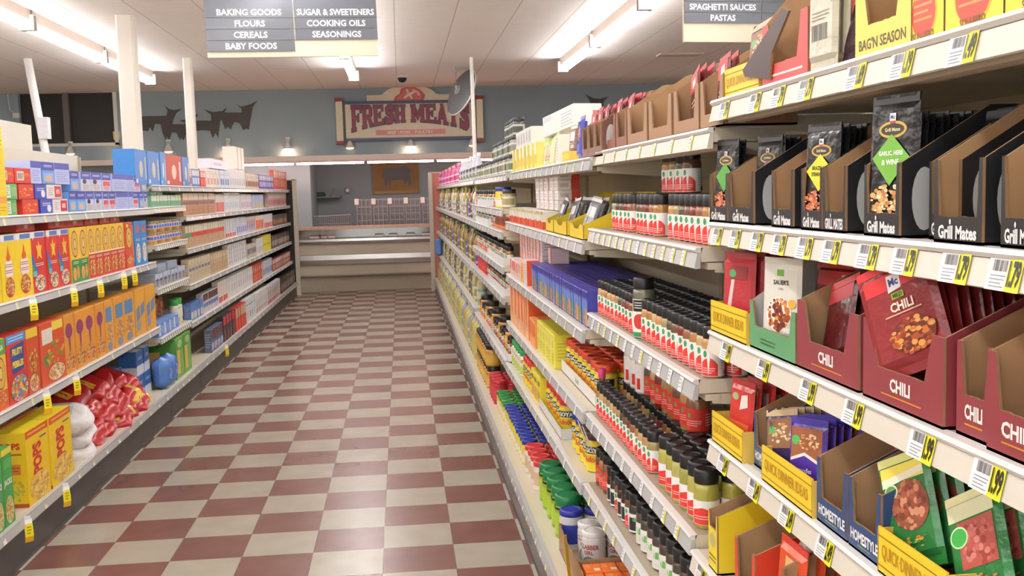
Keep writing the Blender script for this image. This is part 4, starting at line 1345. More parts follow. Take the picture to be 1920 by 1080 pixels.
# --- top packet shelf
o = strip_card(abs(A5.y(1345) - A5.y(1408)), .055)(); A5.put(o, (A5.y(1345) + A5.y(1408)) / 2, .014); tag(o, 'low yellow tray with quick dinner wording at the end of the top packet shelf', 'tray')
packs(A5, 1350, 1400, 3, 0, 0, 'brownp', brownp, 'brown packet with a green dot', 'yellow tray on the top packet shelf', inset0=.04, step=.03, cat='gravy packet', group='brown packets in the top yellow tray', dz=.012, jit=.25)
o = tray(abs(A5.y(1415) - A5.y(1498)), .16, .035, .105, .185, 'dd4a48', [('l', .1, .3, .9, .6, 'f0d8d0', 1)], .18, slope=.45)()
A5.put(o, (A5.y(1415) + A5.y(1498)) / 2, .014); tag(o, 'bright red torn-open carton on the top packet shelf', 'carton')
fl = [on(x, y, 0, .628) for x, y in ((1392, 132), (1396, 144), (1442, 149), (1447, 98), (1479, 20), (1467, 14))]
b = MB(); b.prism([(-(q.y - fl[0].y), q.z - fl[0].z) for q in fl], (V((0, 0, 0)), V((0, -1, 0)), V((0, 0, 1)), V((-1, 0, 0))), .004, P('3d2015'), CARD, CARD_D)
o = b.build('torn_carton_flap'); o.location = fl[0]; tag(o, 'dark brown torn flap leaning out of the bright red carton', 'carton flap')
clear = pouch('bean_packet', .085, .150, .014, 'c2bda6', [('b', .1, .2, .8, .42, '4a463c'), ('l', .1, .46, .9, .6, '8a8468', 3), ('p', [(.2, .9), (1, .66), (1, .78), (.4, .98)], '5a9a5a')], 'd2cfc0', .02, seed=25)
packs(A5, 1500, 1545, 2, 0, 0, 'clear', clear, 'pale packet with a bar code', 'between red and yellow cartons, top shelf', inset0=.012, step=.02, cat='bean packet', group='pale packets on the top shelf', dz=.004)
darkp = pouch('bean_packet', .09, .155, .012, '4a3540', [('p', [(0, .55), (1, .40), (1, .5), (0, .66)], '6a9a5a')], '5a4450', .25, seed=26)
packs(A5, 1535, 1590, 2, 0, 0, 'darkp', darkp, 'dark purple packet', 'beside the pale ones on the top shelf', inset0=.03, step=.03, cat='bean packet', group='dark purple packets on the top shelf', dz=.01)
o = tray(abs(A5.y(1588) - A5.y(1690)), .17, .042, .10, .20, 'efd35a', [('t', "BAG'N SEASON", .5, .42, .36, '4a4018', .9, .02)], .20, slope=.4)()
A5.put(o, (A5.y(1588) + A5.y(1690)) / 2, .012); tag(o, "yellow carton reading bag'n season on the top packet shelf", 'carton')
SB = [('e', .5, .45, .34, .42, 'e8c23a'), ('e', .5, .45, .31, .39, 'd8472e'), ('l', .25, .3, .75, .75, 'e8964a', 4), ('t', 'SUN-BIRD', .5, .10, .12, '7a5a14', .6, .03)]
for i, (a, b_) in enumerate(((1676, 1748), (1750, 1858), (1860, 1990))):
    o = tray(abs(A5.y(a) - A5.y(b_)) - .002, .16, .075, .078, .10, 'f0e03a', SB, .12, slope=.9)()
    A5.put(o, (A5.y(a) + A5.y(b_)) / 2, .014); tag(o, f'bright yellow carton with a red sun disc, {ORD[i]} past the bag carton', 'carton', 'yellow sun cartons')
    sunb = pouch('seasoning_bag', .095, .13, .02, 'e6cf2e', [('e', .5, .6, .36, .26, 'd8632e'), ('r', .1, .2, .9, .32, '4a3a20'), ('f', .5, .45, .4, .2, ['d89a3a', 'c87a2e', 'e8c86a'], 20)], 'efe04a', .12, seed=27)
    packs(A5, a, b_, 3, 0, 0, 'sunb', sunb, 'yellow seasoning bag', f'{ORD[i]} sun carton of the top shelf', inset0=.02, step=.028, cat='seasoning bag', group='yellow bags in the sun cartons', dz=.03, jit=.1)

# ------------------------------------------------------------------ bay B: spice jars
tg = lambda bay, n, yel: even_tags(BAYS[bay][1] - BAYS[bay][0], n, yel)
B5 = shelf('B', .618, 1.665, 'shelf over the spice jars', 'topmost shelf of the spice jar bay, stacked with brown cartons', tg('B', 7, 1))
B4 = shelf('B', .590, 1.426, 'upper spice shelf', 'upper spice jar shelf with a white price rail', tg('B', 13, .7), rail=RAILG)
B3 = shelf('B', .583, 1.158, 'middle spice shelf', 'middle spice jar shelf crowded with black-capped jars', tg('B', 12, .3), rail=RAILG)
B2 = shelf('B', .573, .834, 'lower spice shelf', 'lower spice jar shelf with two hanging tags', tg('B', 10, .3), rail=RAILG)
B1 = shelf('B', .560, .605, 'lowest spice shelf', 'lowest spice jar shelf above the bottom deck', tg('B', 9, .6), rail=RAILG)
SPL = lambda red, dot='3f9a62': [('p', [(.34, .02), (.62, .02), (.62, .44), (.56, .62), (.48, .70), (.40, .60), (.34, .48)], red), ('e', .42, .82, .035, .13, dot), ('l', .38, .10, .58, .34, 'f4c8c0', 3), ('l', .66, .25, .84, .85, 'b9b9c0', 6), ('r', .72, .06, .80, .22, '4a4a52')]
BOD = ['8a5a3a', 'b98a52', '6a4a34', 'a8763e', '9a8a5a', '7a2f20', 'c0a070', '5a4a3a']
sj = {}
for i, c in enumerate(BOD):
    sj['s%d' % i] = jar('spice_jar', .0225, .106, .026, c, '17181a', 'eeece6', (.04, .74), SPL('d8392f'), 1.0, .021)
    sj['r%d' % i] = jar('spice_jar', .029, .122, .028, c, '17181a', 'd6382e', (.16, .74), [('e', .42, .7, .03, .12, '6a9a4a'), ('l', .36, .2, .6, .5, 'f0b8b0', 3), ('l', .66, .2, .84, .8, 'e8d8d0', 5)], 1.0, .027)
for i, c in enumerate(('a7a24a', 'b0a850', '98964a', 'b5ad62')):
    sj['g%d' % i] = jar('spice_jar', .027, .125, .03, c, '17181a', 'eeece6', (.10, .64), [('p', [(.34, .02), (.64, .02), (.64, .58), (.5, .72), (.34, .58)], 'd8392f'), ('l', .38, .2, .6, .4, 'f4c8c0', 2)], 1.0, .0262)
sj['w'] = jar('spice_jar', .036, .135, .03, 'd8cfc4', '17181a', 'f0efeb', (.06, .84), [('r', .26, .1, .34, .5, 'd8392f'), ('r', .40, .1, .46, .5, 'd8392f'), ('l', .55, .3, .8, .9, 'b4b4ba', 7), ('r', .64, .1, .72, .22, '4a4a52')], 1.0, .0345)
sj['tall'] = jar('spice_jar', .029, .158, .03, '6a6a54', '17181a', 'efede6', (.02, .80), [('r', .36, .68, .64, .98, '22241f'), ('l', .40, .74, .6, .94, 'd8d8d0', 3), ('e', .5, .42, .12, .2, 'c0392f'), ('r', .36, .02, .64, .14, '3f8a4e')], 1.0, .0275)
sj['k'] = jar('spice_jar', .024, .112, .032, '3a2a22', '17181a', 'e9e7e0', (.06, .70), [('r', .36, .1, .62, .8, '2a2a2e'), ('e', .5, .7, .05, .1, '6aae5a')], 1.0, .0228)
sj['bk'] = jar('spice_jar', .030, .120, .034, '4a4038', '17181a', 'e6e4dc', (.06, .72), [('r', .3, .1, .6, .8, 'd9d7cf'), ('e', .45, .6, .06, .16, '6aae5a'), ('l', .66, .2, .84, .8, 'b4b4ba', 5)], 1.0, .029)
F = lambda k: sj[k]()
S = lambda s: ['s%d' % ((i * 5 + s) % 8) for i in range(11)]
JG = 'black-capped spice jars'
RW = 'red-labelled black-capped spice jar'
run(B4, 3.10, 2.84, 5, S(0), F, RW, 'spice jar', JG, 'far cluster, upper spice shelf', .035, rows=2, dr=.05, px=False)
run(B4, 2.78, 2.54, 5, S(3), F, RW, 'spice jar', JG, 'middle cluster, upper spice shelf', .035, rows=2, dr=.05, px=False)
run(B4, 2.44, 2.06, 8, S(6), F, RW, 'spice jar', JG, 'near cluster, upper spice shelf', .035, rows=2, dr=.05, px=False)
run(B4, 2.70, 2.42, 4, S(2), F, 'red-labelled spice jar stacked on others', 'spice jar', JG, 'upper spice shelf', .085, .107, px=False)
run(B3, 3.24, 2.04, 24, S(1), F, RW, 'spice jar', JG, 'middle spice shelf', .022, rows=4, dr=.049, px=False)
o = F('tall'); B3.put(o, 2.66, .012); tag(o, 'tall white-labelled spice jar in front of the red ones on the middle shelf', 'spice jar')
run(B2, 3.23, 2.50, 15, S(4), F, RW, 'spice jar', JG, 'front of the lower spice shelf', .02, px=False)
run(B2, 3.23, 2.44, 16, S(7), F, 'red-labelled spice jar under the stout ones', 'spice jar', JG, 'lower spice shelf', .105, px=False, rows=2, dr=.05)
run(B2, 3.20, 2.96, 3, 'w', F, 'large white-labelled spice jar stacked up', 'spice jar', 'large white-labelled jars', 'lower spice shelf', .10, .107, px=False)
run(B2, 2.94, 2.42, 8, ['r%d' % i for i in range(8)], F, 'stout all-red-label spice jar', 'spice jar', 'stout red-label jars', 'lower spice shelf', .105, .107, px=False)
run(B2, 2.42, 2.06, 6, ['g0', 'g1', 'g2', 'g3'], F, 'yellow-green spice jar with red tag', 'spice jar', 'yellow-green jars', 'lower spice shelf', .018, px=False, rows=3, dr=.058)
run(B1, 3.24, 3.10, 3, ['r2', 'r3'], F, 'stout all-red-label spice jar', 'spice jar', 'stout red-label jars', 'lowest spice shelf', .03, px=False)
run(B1, 3.06, 2.72, 7, ['k', 's2', 'k'], F, 'dark-bodied small spice jar', 'spice jar', 'small dark jars', 'lowest spice shelf', .03, px=False, rows=3, dr=.055)
run(B1, 2.68, 2.06, 10, 'bk', F, 'white-labelled stout spice jar', 'spice jar', 'stout white-label jars', 'lowest spice shelf', .03, px=False, rows=3, dr=.065)
# brown cartons of packets on top
for i, (a, b_) in enumerate(((1128, 1146), (1148, 1167), (1169, 1205), (1208, 1250), (1254, 1300), (1303, 1345))):
    wd = max(.07, abs(B5.y(a) - B5.y(b_)) - .003)
    o = tray(wd, .15, .03, .10, .165, '8d5a48' if i < 2 else 'a07a58', (), .15, tab='b9b1a8' if i < 3 else None, slope=.7)()
    B5.put(o, (B5.y(a) + B5.y(b_)) / 2, .012); tag(o, f'brown open packet carton above the spice jars, {ORD[i]} from the far end', 'carton', 'brown cartons over the spice jars')
    n = (4, 4, 1, 0, 7, 2)[i]
    packs(B5, a, b_, n, 0, 0, 'redtop', pouch('seasoning_packet', .075, .138, .008, '6a3a34', [('r', 0, .70, 1, 1.06, 'c8323a'), ('p', [(.3, .78), (.7, .82), (.68, .98), (.32, .94)], 'e8e2dc'), ('l', .2, .3, .8, .5, 'c8b8b0', 2)], 'd2343c', .10, seed=31), 'red-topped seasoning packet', f'{ORD[i]} brown carton over the jars', inset0=.03 if i != 2 else .10, step=.016, group='red-topped packets over the jars', dz=.012, jit=.12, roll=-.3 if i == 4 else -.08)
# hanging white tags below the lower spice shelf
for k, yy in enumerate((3.19, 3.10)):
    b = MB(); b.prism([(-.012, 0), (.012, 0), (.012, .09), (-.012, .09)], (V((0, 0, -.09)), V((1, 0, 0)), V((0, -.35, .94)), V((0, -.94, -.35))), .001, WHITE)
    b.art(face((-.012, -.001, -.09), (1, 0, 0), (0, -.35, .94), (0, -.94, -.35)), .024, .09, [('r', .1, .05, .9, .3, '5a9a6a'), ('r', .3, .35, .7, .8, '9ab8a0')])
    o = b.build('hanging_shelf_tag'); B2.put(o, yy, -.012, -.005); tag(o, f'white and green hanging tag on the lower spice shelf rail, {ORD[1 - k]} from the near side', 'tag', 'hanging shelf tags')

# ------------------------------------------------------------------ bay C: boxed seasonings
C5 = shelf('C', .600, 1.650, 'top mix shelf', 'topmost shelf of the boxed seasoning bay', tg('C', 14, .4), rail=RAILG)
C4 = shelf('C', .570, 1.385, 'bouillon shelf', 'shelf with yellow display trays and small boxes', tg('C', 14, .4), rail=RAILG)
C3 = shelf('C', .566, 1.100, 'seasoning box shelf', 'shelf carrying purple boxes beside stacked white and red boxes', tg('C', 12, .3), rail=RAILG)
C2 = shelf('C', .563, .838, 'salt shelf', 'shelf carrying orange boxes and yellow seasoning cartons', tg('C', 12, .3), rail=RAILG)
C1 = shelf('C', .552, .605, 'adobo jar shelf', 'lowest shelf of the boxed seasoning bay with lidded yellow jars', tg('C', 12, .5), rail=RAILG)
CD = Sh('R', DX, DZ, 'bottom deck')
RB = 'red'
# top: packets and boxes
ywb = carton('soup_mix_box', .07, .09, .12, 'e6d86a', [('r', 0, .55, 1, 1, 'f0ecd0'), ('r', .15, .2, .85, .5, 'd8b83a')])
run(C5, 947, 1000, 8, 'ywb', lambda k: ywb(), 'yellow and white soup mix box', 'soup mix box', 'yellow soup mix boxes', 'top mix shelf', .02, rows=2, dr=.10)
wcb = carton('soup_mix_box', .09, .10, .085, 'e4e2dc', [('b', .2, .2, .8, .8, 'a0a0a4')])
run(C5, 5.68, 5.0, 6, 'wcb', lambda k: wcb(), 'white soup mix box lying on top', 'soup mix box', 'white soup mix boxes', 'top mix shelf', .03, .122, px=False)
grp = pouch('soup_mix_packet', .075, .135, .012, 'e6e2b8', [('r', 0, .75, 1, 1.05, 'c8d87a'), ('f', .5, .25, .4, .2, ['d8702e', 'e09a4a', 'c8502e'], 14)], 'd0dc8a', .12, seed=33)
run(C5, 1003, 1030, 5, 'grp', lambda k: grp(), 'pale green soup mix packet', 'soup mix packet', 'pale green packets', 'top mix shelf', .025, jit=.15)
o = carton('gravy_mix_box', .36, .12, .085, 'e6e4e0', [('r', .05, .7, .3, .95, 'd0cfd4'), ('l', .6, .1, .95, .8, 'c0c0c6', 5)])(); C5.put(o, 4.25, .05, .135, R(10)); o.rotation_euler = (0, R(-5), ROT['R'] + R(12)); tag(o, 'white tilted carton lying on top of the soup mix packets', 'carton')
o = carton('soup_mix_box', .06, .10, .115, 'e8e4d4', [('l', .2, .1, .8, .9, 'b0b0b8', 8)])(); C5.put(o, C5.y(1036), .02); tag(o, 'slim white box of fine print beside the yellow tray, top mix shelf', 'soup mix box')
o = strip_card(.16, .04, '')(); C5.put(o, C5.y(1055), .012); tag(o, 'low yellow tray with white-topped packets on the top mix shelf', 'tray')
brw = pouch('gravy_packet', .07, .13, .012, '7a5040', [('r', .1, .6, .9, .95, 'ece8e0'), ('r', .2, .3, .8, .45, 'c8b8a8')], 'e0d8d0', .1, seed=34)
packs(C5, 1046, 1066, 4, 0, 0, 'brw', brw, 'brown packet with white top', 'yellow tray of the top mix shelf', inset0=.03, step=.025, cat='gravy packet', group='white-topped brown packets', jit=.2)
o = pouch('gravy_packet', .085, .15, .02, '4a52b0', [('f', .5, .65, .4, .25, ['d88a5a', 'b86a3a', 'e8c8a0'], 20), ('r', .1, .05, .9, .3, '5a62d0')], '8a86c0', .08, seed=35)(); C5.put(o, C5.y(1078), .01); tag(o, 'blue pouch standing between the yellow tray and the brown cartons', 'gravy packet')
for i, (a, b_) in enumerate(((1086, 1096), (1097, 1108), (1109, 1120))):
    o = tray(.11, .15, .03, .10, .165, '7a5548', (), .15, tab='cfcac4' if i else None, slope=.7)(); C5.put(o, (C5.y(a) + C5.y(b_)) / 2, .012)
    tag(o, f'dark brown packet carton on the top mix shelf, {ORD[i]} from the blue pouch', 'carton', 'dark brown cartons')
    packs(C5, a, b_, 4, 0, 0, 'redtop', None, 'red-topped packet', f'{ORD[i]} dark brown carton past the blue pouch', inset0=.03, step=.02, group='red-topped packets past the pouch', dz=.02, jit=.15)
# bouillon shelf
szn = carton('bouillon_box', .028, .10, .075, 'e8e2d4', [('r', 0, 0, 1, .42, 'd8502e'), ('r', 0, .82, 1, 1, 'a8b83e'), ('r', .2, .5, .8, .75, 'f2eee6')], [('r', 0, 0, 1, .42, 'd8502e')])
szo = carton('bouillon_box', .028, .10, .075, 'efe9da', [('r', 0, 0, 1, .48, 'e0622e'), ('r', 0, .80, 1, 1, 'e0a03a'), ('r', .2, .52, .8, .75, 'f6f2ea')], [('r', 0, 0, 1, .48, 'e0622e')])
run(C4, 5.66, 4.30, 26, ['szn', 'szn', 'szo'], lambda k: {'szn': szn, 'szo': szo}[k](), 'slim white and orange bouillon box', 'bouillon box', 'slim bouillon boxes', 'bouillon shelf', .015, px=False)
rwb = carton('bouillon_box', .10, .09, .04, 'ece8e2', [('l', 0.15, 0.25, 0.85, 0.75, 'c8a0a0', 2)], [('r', .62, 0, 1, 1, 'cf4234'), ('r', .1, .3, .5, .7, 'cdb8b4')])
run(C4, 4.9, 4.15, 5, 'rwb', lambda k: rwb(), 'flat white-red box', 'bouillon box', 'flat white and red boxes', 'bouillon shelf stack', .06, .08, px=False, tiers=4, th=.041)
for i, (yy, wd) in enumerate(((4.05, .20), (3.78, .30), (3.42, .26))):
    o = tray(wd, .24, .035, .05, .15, 'e6c82a', (), .30, slope=1.0, inner=P('d8c02e'))(); C4.put(o, yy, .006)
    tag(o, f'bright yellow sloping display tray on the bouillon shelf, {ORD[2 - i]} from the spice jars', 'display tray', 'yellow display trays')
    pk = pouch('sazon_packet', wd * .42, .13, .012, '3a3a40', [('r', .1, .5, .9, .9, 'd0cccc'), ('p', [(.1, .1), (.3, .9), (.4, .9), (.25, .1)], '9a8a80')], 'c9c6c4', .35, seed=36 + i)
    packs(C4, 0, 0, 5, 0, 0, 'sz%d' % i, pk, 'dark silvery packet', f'{ORD[2 - i]} yellow display tray from the spice jars', inset0=.03, step=.035, cat='sazon packet', group='packets in the yellow trays', dz=.012, jit=.2, side=yy - C4.y(0))
# seasoning box shelf
goy = carton('bouillon_carton', .10, .12, .072, 'e9dcd6', [('r', 0, 0, .3, 1, 'd6402e'), ('l', .4, .2, .9, .8, 'c89a94', 4)], [('r', .72, 0, 1, 1, 'd6402e'), ('l', .1, .3, .9, .8, 'c89a94', 3)])
run(C3, 5.66, 4.75, 8, 'goy', lambda k: goy(), 'white carton with a red end', 'bouillon carton', 'white and red cartons', 'seasoning box shelf', .07, px=False, tiers=3, th=.073)
gfr = carton('bouillon_box', .034, .05, .09, 'ecd8d2', [('r', .1, .35, .9, .9, 'd84a3a'), ('r', .2, .1, .8, .3, 'e8b0a0')])
run(C3, 5.64, 5.16, 11, 'gfr', lambda k: gfr(), 'small pink and red box', 'bouillon box', 'small pink boxes', 'in front of the white cartons', .012, px=False)
o = carton('saffron_box', .10, .05, .10, 'efb45a', [('l', .2, .2, .8, .8, 'd8944a', 4)])(); C3.put(o, 5.06, .012); tag(o, 'pale orange box beside the small pink boxes, seasoning box shelf', 'box')
o = carton('bouillon_carton', .14, .09, .12, 'e4dada', [('l', .15, .2, .8, .85, 'c0a8a8', 6)], [('r', 0, 0, 1, 1, 'd8502e')])(); C3.put(o, 4.92, .012); tag(o, 'larger white carton with an orange red side on the seasoning box shelf', 'carton')
o = carton('bouillon_carton', .10, .08, .07, 'ecd4d0', [('r', .7, 0, 1, 1, 'd6402e')])(); C3.put(o, 4.62, .09, .12); tag(o, 'pink carton perched on the purple boxes of the seasoning box shelf', 'carton')
kn = [carton('seasoning_box', .05, .10, .118, '4a46a0', [('r', .05, .05, .95, .55, c), ('p', [(.05, .55), (.95, .45), (.95, .72), (.05, .80)], '6a8ad0'), ('f', .5, .25, .4, .18, ['e8c26a', 'd8703a', '7aa84a'], 14), ('r', .1, .82, .9, .95, '3a3690')], [('r', 0, 0, 1, 1, '4a48a8')], '5a50b0', [('l', .1, .2, .9, .8, '8a86d0', 3)]) for c in ('d89a5a', '5a8ab8', '6a9a6a')]
run(C3, 4.76, 3.30, 27, ['kn0', 'kn1', 'kn2'], lambda k: kn[int(k[2])](), 'purple-topped seasoning box', 'seasoning box', 'purple seasoning boxes', 'seasoning box shelf', .02, px=False, rows=3, dr=.102)
# salt shelf
org = carton('salt_box', .15, .12, .205, 'eeb07c', [('p', [(.35, .3), (.6, .3), (.65, .98), (.3, .98)], 'e2602c'), ('l', .1, .05, .9, .2, 'f6d0a8', 2)], [('r', 0, 0, 1, 1, 'e2622e')])
run(C2, 5.66, 4.86, 5, 'org', lambda k: org(), 'large peach and orange box', 'salt box', 'large peach and orange boxes', 'salt shelf', .015, px=False)
org2 = carton('salt_box', .07, .10, .12, 'f0a05c', [('r', .1, .4, .9, .9, 'e8703a')])
run(C2, 4.84, 4.60, 3, 'org2', lambda k: org2(), 'small orange box', 'salt box', 'small orange boxes', 'salt shelf', .015, px=False)
yel = carton('seasoning_carton', .085, .10, .135, 'e8de4a', [('r', .1, .5, .9, .9, 'f0ea7a'), ('l', .15, .1, .85, .45, 'b8b03e', 4), ('e', .5, .7, .25, .12, 'd8c83a')], [('l', .1, .2, .9, .8, 'c8be3e', 6)], 'eee85a')
run(C2, 4.58, 4.05, 6, 'yel', lambda k: yel(), 'bright yellow seasoning carton', 'seasoning carton', 'bright yellow cartons', 'salt shelf', .02, px=False, rows=2, dr=.11)
ADL = [('r', .30, .60, .70, .85, '2a2a2c'), ('t', 'GOYA', .5, .72, .18, 'f2f0ea', .36, .04), ('r', .32, .30, .68, .55, 'd8b02e'), ('t', 'Adobo', .5, .42, .2, 'c83a2a', .36, .03), ('l', .74, .2, .9, .9, 'b8b8b0', 6)]
ado = {c: jar('adobo_jar', .038, .135, .026, 'c89a4a', c, 'e6d23a', (.04, .94), ADL, 1.0, .0375) for c in ('e0502c', 'b0402e', 'd8382e', '2a3a9a', '4a2a20', '1f8a48')}
run(C2, 4.00, 3.32, 8, ['e0502c', 'e0502c', 'b0402e'], lambda k: ado[k](), 'orange-lidded yellow adobo jar', 'adobo jar', 'orange-lidded adobo jars', 'salt shelf', .055, px=False, rows=2, dr=.08, end='near end')
o = tub('white_display_tray', .72, .20, .045, 'e6e4de', [('t', 'Gi es G', .5, .5, .4, '3a3a40', .8, .03)])(); C2.put(o, 3.66, .045); tag(o, 'low white tray holding the orange-lidded adobo jars', 'tray')
o = bottle('liquid_smoke_bottle', [(.016, 0), (.018, .01), (.018, .08), (.010, .10), (.009, .115)], '5a3a2a', 'c82a6a', [(.012, .113), (.012, .14), (.010, .142)], 'e8e0dc', (.02, .07), [('r', .3, .2, .7, .8, 'd83a2e')], .018)(); B2.put(o, 3.245, .03); tag(o, 'small dark bottle with a pink cap at the far end of the lower spice shelf', 'bottle')
# adobo shelf
run(C1, 5.66, 5.18, 5, '1f8a48', lambda k: jar('adobo_jar', .046, .135, .03, 'd8d8b8', '2f9a4a', 'e8e6d8', (.04, .94), [('r', .3, .1, .7, .5, 'b8cc5a'), ('f', .5, .7, .15, .2, ['d8503a', '4a8a3e', 'd8b83a'], 10)], 1.0, .044)() , 'green-lidded white seasoning jar', 'seasoning jar', 'green-lidded white jars', 'adobo jar shelf', .02, px=False, rows=2, dr=.095)
run(C1, 5.10, 4.78, 4, 'd8382e', lambda k: ado['d8382e'](), 'red-lidded adobo jar', 'adobo jar', 'far red-lidded adobo jars', 'far adobo cluster', .02, px=False, rows=2, dr=.08)
yb = carton('sazon_carton', .10, .12, .13, 'eedc3a', [('t', 'GOYA', .5, .75, .16, '2a2a2c', .7, .04), ('r', .1, .1, .9, .5, 'd8a03a')], None, 'f0e24a')
run(C1, 4.74, 4.42, 3, 'yb', lambda k: yb(), 'yellow carton between red-lidded jars', 'sazon carton', 'yellow sazon cartons', 'adobo jar shelf', .02, px=False)
run(C1, 4.38, 3.92, 5, 'd8382e', lambda k: ado['d8382e'](), 'red-lidded adobo jar', 'adobo jar', 'near red-lidded adobo jars', 'near adobo cluster', .035, px=False, rows=2, dr=.08)
o = tub('white_display_tray', .62, .20, .04, 'd9d8d2')(); C1.put(o, 4.15, .02); tag(o, 'low grey-white tray holding the nearer red-lidded adobo jars', 'tray')
b = MB(); b.lathe([(.05, 0), (.045, .03), (.02, .05)], P('4ab0d0'), 8); o = b.build('shelf_divider'); C1.put(o, 3.86, .1); tag(o, 'bright blue plastic piece left on the adobo jar shelf', 'divider')
run(C1, 3.74, 3.58, 2, '2a3a9a', lambda k: ado['2a3a9a'](), 'blue-lidded adobo jar', 'adobo jar', 'blue-lidded adobo jars', 'adobo jar shelf', .04, px=False, rows=2, dr=.08)
run(C1, 3.54, 3.36, 3, '4a2a20', lambda k: ado['4a2a20'](), 'brown-lidded adobo jar', 'adobo jar', 'brown-lidded adobo jars', 'adobo jar shelf', .035, px=False, rows=3, dr=.08)
pl = jar('seasoning_jar', .044, .13, .035, '8a9a3a', '1c7a44', 'b8c83a', (.04, .9), [('r', .3, .3, .7, .8, 'e6e4d0'), ('l', .34, .4, .66, .7, '7a8a3a', 3)], 1.0, .043)
run(B1, 3.23, 3.13, 1, 'plj', lambda k: pl(), 'green-lidded seasoning jar at the far end behind the red one of the', 'seasoning jar', 'green-lidded jars', 'lowest spice shelf', .13, px=False)

# ------------------------------------------------------------------ bottom deck goods
can = lambda lid, col, arts, h=.125, r=.040, lh=.022: jar('canister', r, h, lh, col, lid, col, (.02, .96), arts, 1.0, r * 1.0)
cn = {'red': can('c8303c', 'c23a40', [('r', .3, .2, .7, .8, 'd84a4a')], .15), 'green': can('2a8a44', 'd8c85a', [('r', .3, .2, .7, .7, 'e8e2c8')], .11), 'blue': can('26389c', 'e0d24a', [('r', .3, .1, .7, .6, 'ece8d0'), ('f', .5, .5, .15, .3, ['d84a3a', '3a5ab0', 'e8e6d8'], 8)], .12),
      'red2': can('d23a38', 'e6e0d0', [('r', .3, .2, .7, .8, 'd8b89a')], .13, .048), 'big': can('177a44', '8aae2e', [('r', .2, .1, .5, .8, 'a8c83a'), ('r', .52, .2, .8, .7, 'd8b070'), ('r', 0, .92, 1, 1, '3a2a1e')], .165, .052, .04), 'bl2': can('2a349c', 'd8d6d0', [('r', .3, .2, .7, .8, '3a4ab0')], .15, .045),
      'wh': can('ecebe8', 'e6e4e0', [('t', 'CLABBER', .5, .78, .14, 'a83a42', .30, .03), ('t', 'GIRL', .5, .62, .12, 'a83a42', .14, .03), ('e', .5, .28, .10, .24, '8a8a88'), ('e', .5, .28, .07, .17, 'c9c8c4')], .15, .042, .02)}
K = lambda k: cn[k]()
run(CD, 6.85, 6.45, 4, 'red', K, 'tall red-lidded canister', 'canister', 'tall red canisters', 'bottom deck', .05, px=False, rows=2, dr=.09)
run(CD, 6.40, 5.95, 5, 'green', K, 'small green-lidded canister', 'canister', 'small green-lidded canisters', 'bottom deck', .06, px=False, rows=2, dr=.09)
run(CD, 5.90, 4.98, 11, 'blue', K, 'blue-lidded canister', 'canister', 'blue-lidded canisters', 'bottom deck', .06, px=False, rows=2, dr=.09)
run(CD, 4.92, 4.52, 4, 'red2', K, 'broad red-lidded canister', 'canister', 'broad red-lidded canisters', 'bottom deck', .06, px=False, rows=2, dr=.10)
run(CD, 4.46, 3.86, 5, 'big', K, 'large green-lidded nut jar', 'canister', 'large green-lidded jars', 'bottom deck', .065, px=False, rows=2, dr=.11)
run(CD, 3.84, 3.72, 1, 'bl2', K, 'blue-lidded canister behind the white ones', 'canister', 'tall blue-lidded canisters', 'bottom deck', .06, px=False, rows=3, dr=.095)
run(CD, 3.66, 3.48, 2, 'wh', K, 'white baking powder canister', 'canister', 'white baking powder canisters', 'bottom deck', .10, px=False, rows=2, dr=.09)
o = tray(.40, .30, .09, .10, .11, '9a7048', (), .3, slope=.95)(); CD.put(o, 3.56, .055, .001); tag(o, 'brown cardboard tray holding the white canisters on the bottom deck', 'carton')
o = tray(.42, .30, .10, .11, .12, '9a7048', (), .3, slope=.95)(); CD.put(o, 3.12, .05, .001); tag(o, 'brown cardboard tray full of orange boxes on the bottom deck', 'carton')
ob = carton('baking_soda_box', .085, .055, .105, 'e8641e', [('e', .5, .6, .3, .25, 'd83a24'), ('l', 0.20, 0.20, 0.80, 0.30, 'f6e8d0', 2)], [('r', .1, .3, .9, .8, 'ee7a2a')], 'f07a2e', [('r', .5, .55, .75, .9, 'ece2d4'), ('l', .1, .15, .5, .4, 'f4c89a', 2)])
run(CD, 3.30, 2.94, 4, 'ob', lambda k: ob(), 'orange baking soda box', 'baking soda box', 'orange baking soda boxes', 'bottom deck', .06, px=False, rows=4, dr=.058, dz=.006)
o = carton('corn_starch_box', .09, .07, .13, 'e0a02e', [('l', .2, .2, .8, .8, 'c07a1e', 5)], [('l', .2, .2, .8, .8, 'b8741e', 5)], '3f6a7a', [('p', [(.1, .3), (.4, .1), (.6, .8), (.3, .9)], '7ab0a0'), ('l', 0.55, 0.30, 0.85, 0.70, 'e8e4d8', 2)])(); CD.put(o, 2.98, .31, .012); tag(o, 'amber and teal box beside the orange baking soda boxes', 'box')
b = MB(); b.prism([(-.012, 0), (.012, 0), (.012, .16), (-.012, .16)], (V((0, 0, -.02)), V((1, 0, 0)), V((0, -.1, .99)), V((0, -.99, -.1))), .001, P('ecd02e')); b.art(face((-.012, -.002, -.02), (1, 0, 0), (0, -.1, .99), (0, -.99, -.1)), .024, .16, [('r', .2, .1, .8, .3, 'd8602e'), ('r', .3, .5, .7, .6, '3a3414'), ('r', .3, .75, .7, .8, '3a3414')])
o = b.build('hanging_shelf_tag'); CD.put(o, 3.42, .04, .03, -.6); tag(o, 'yellow strip tag standing before the white canisters', 'tag')

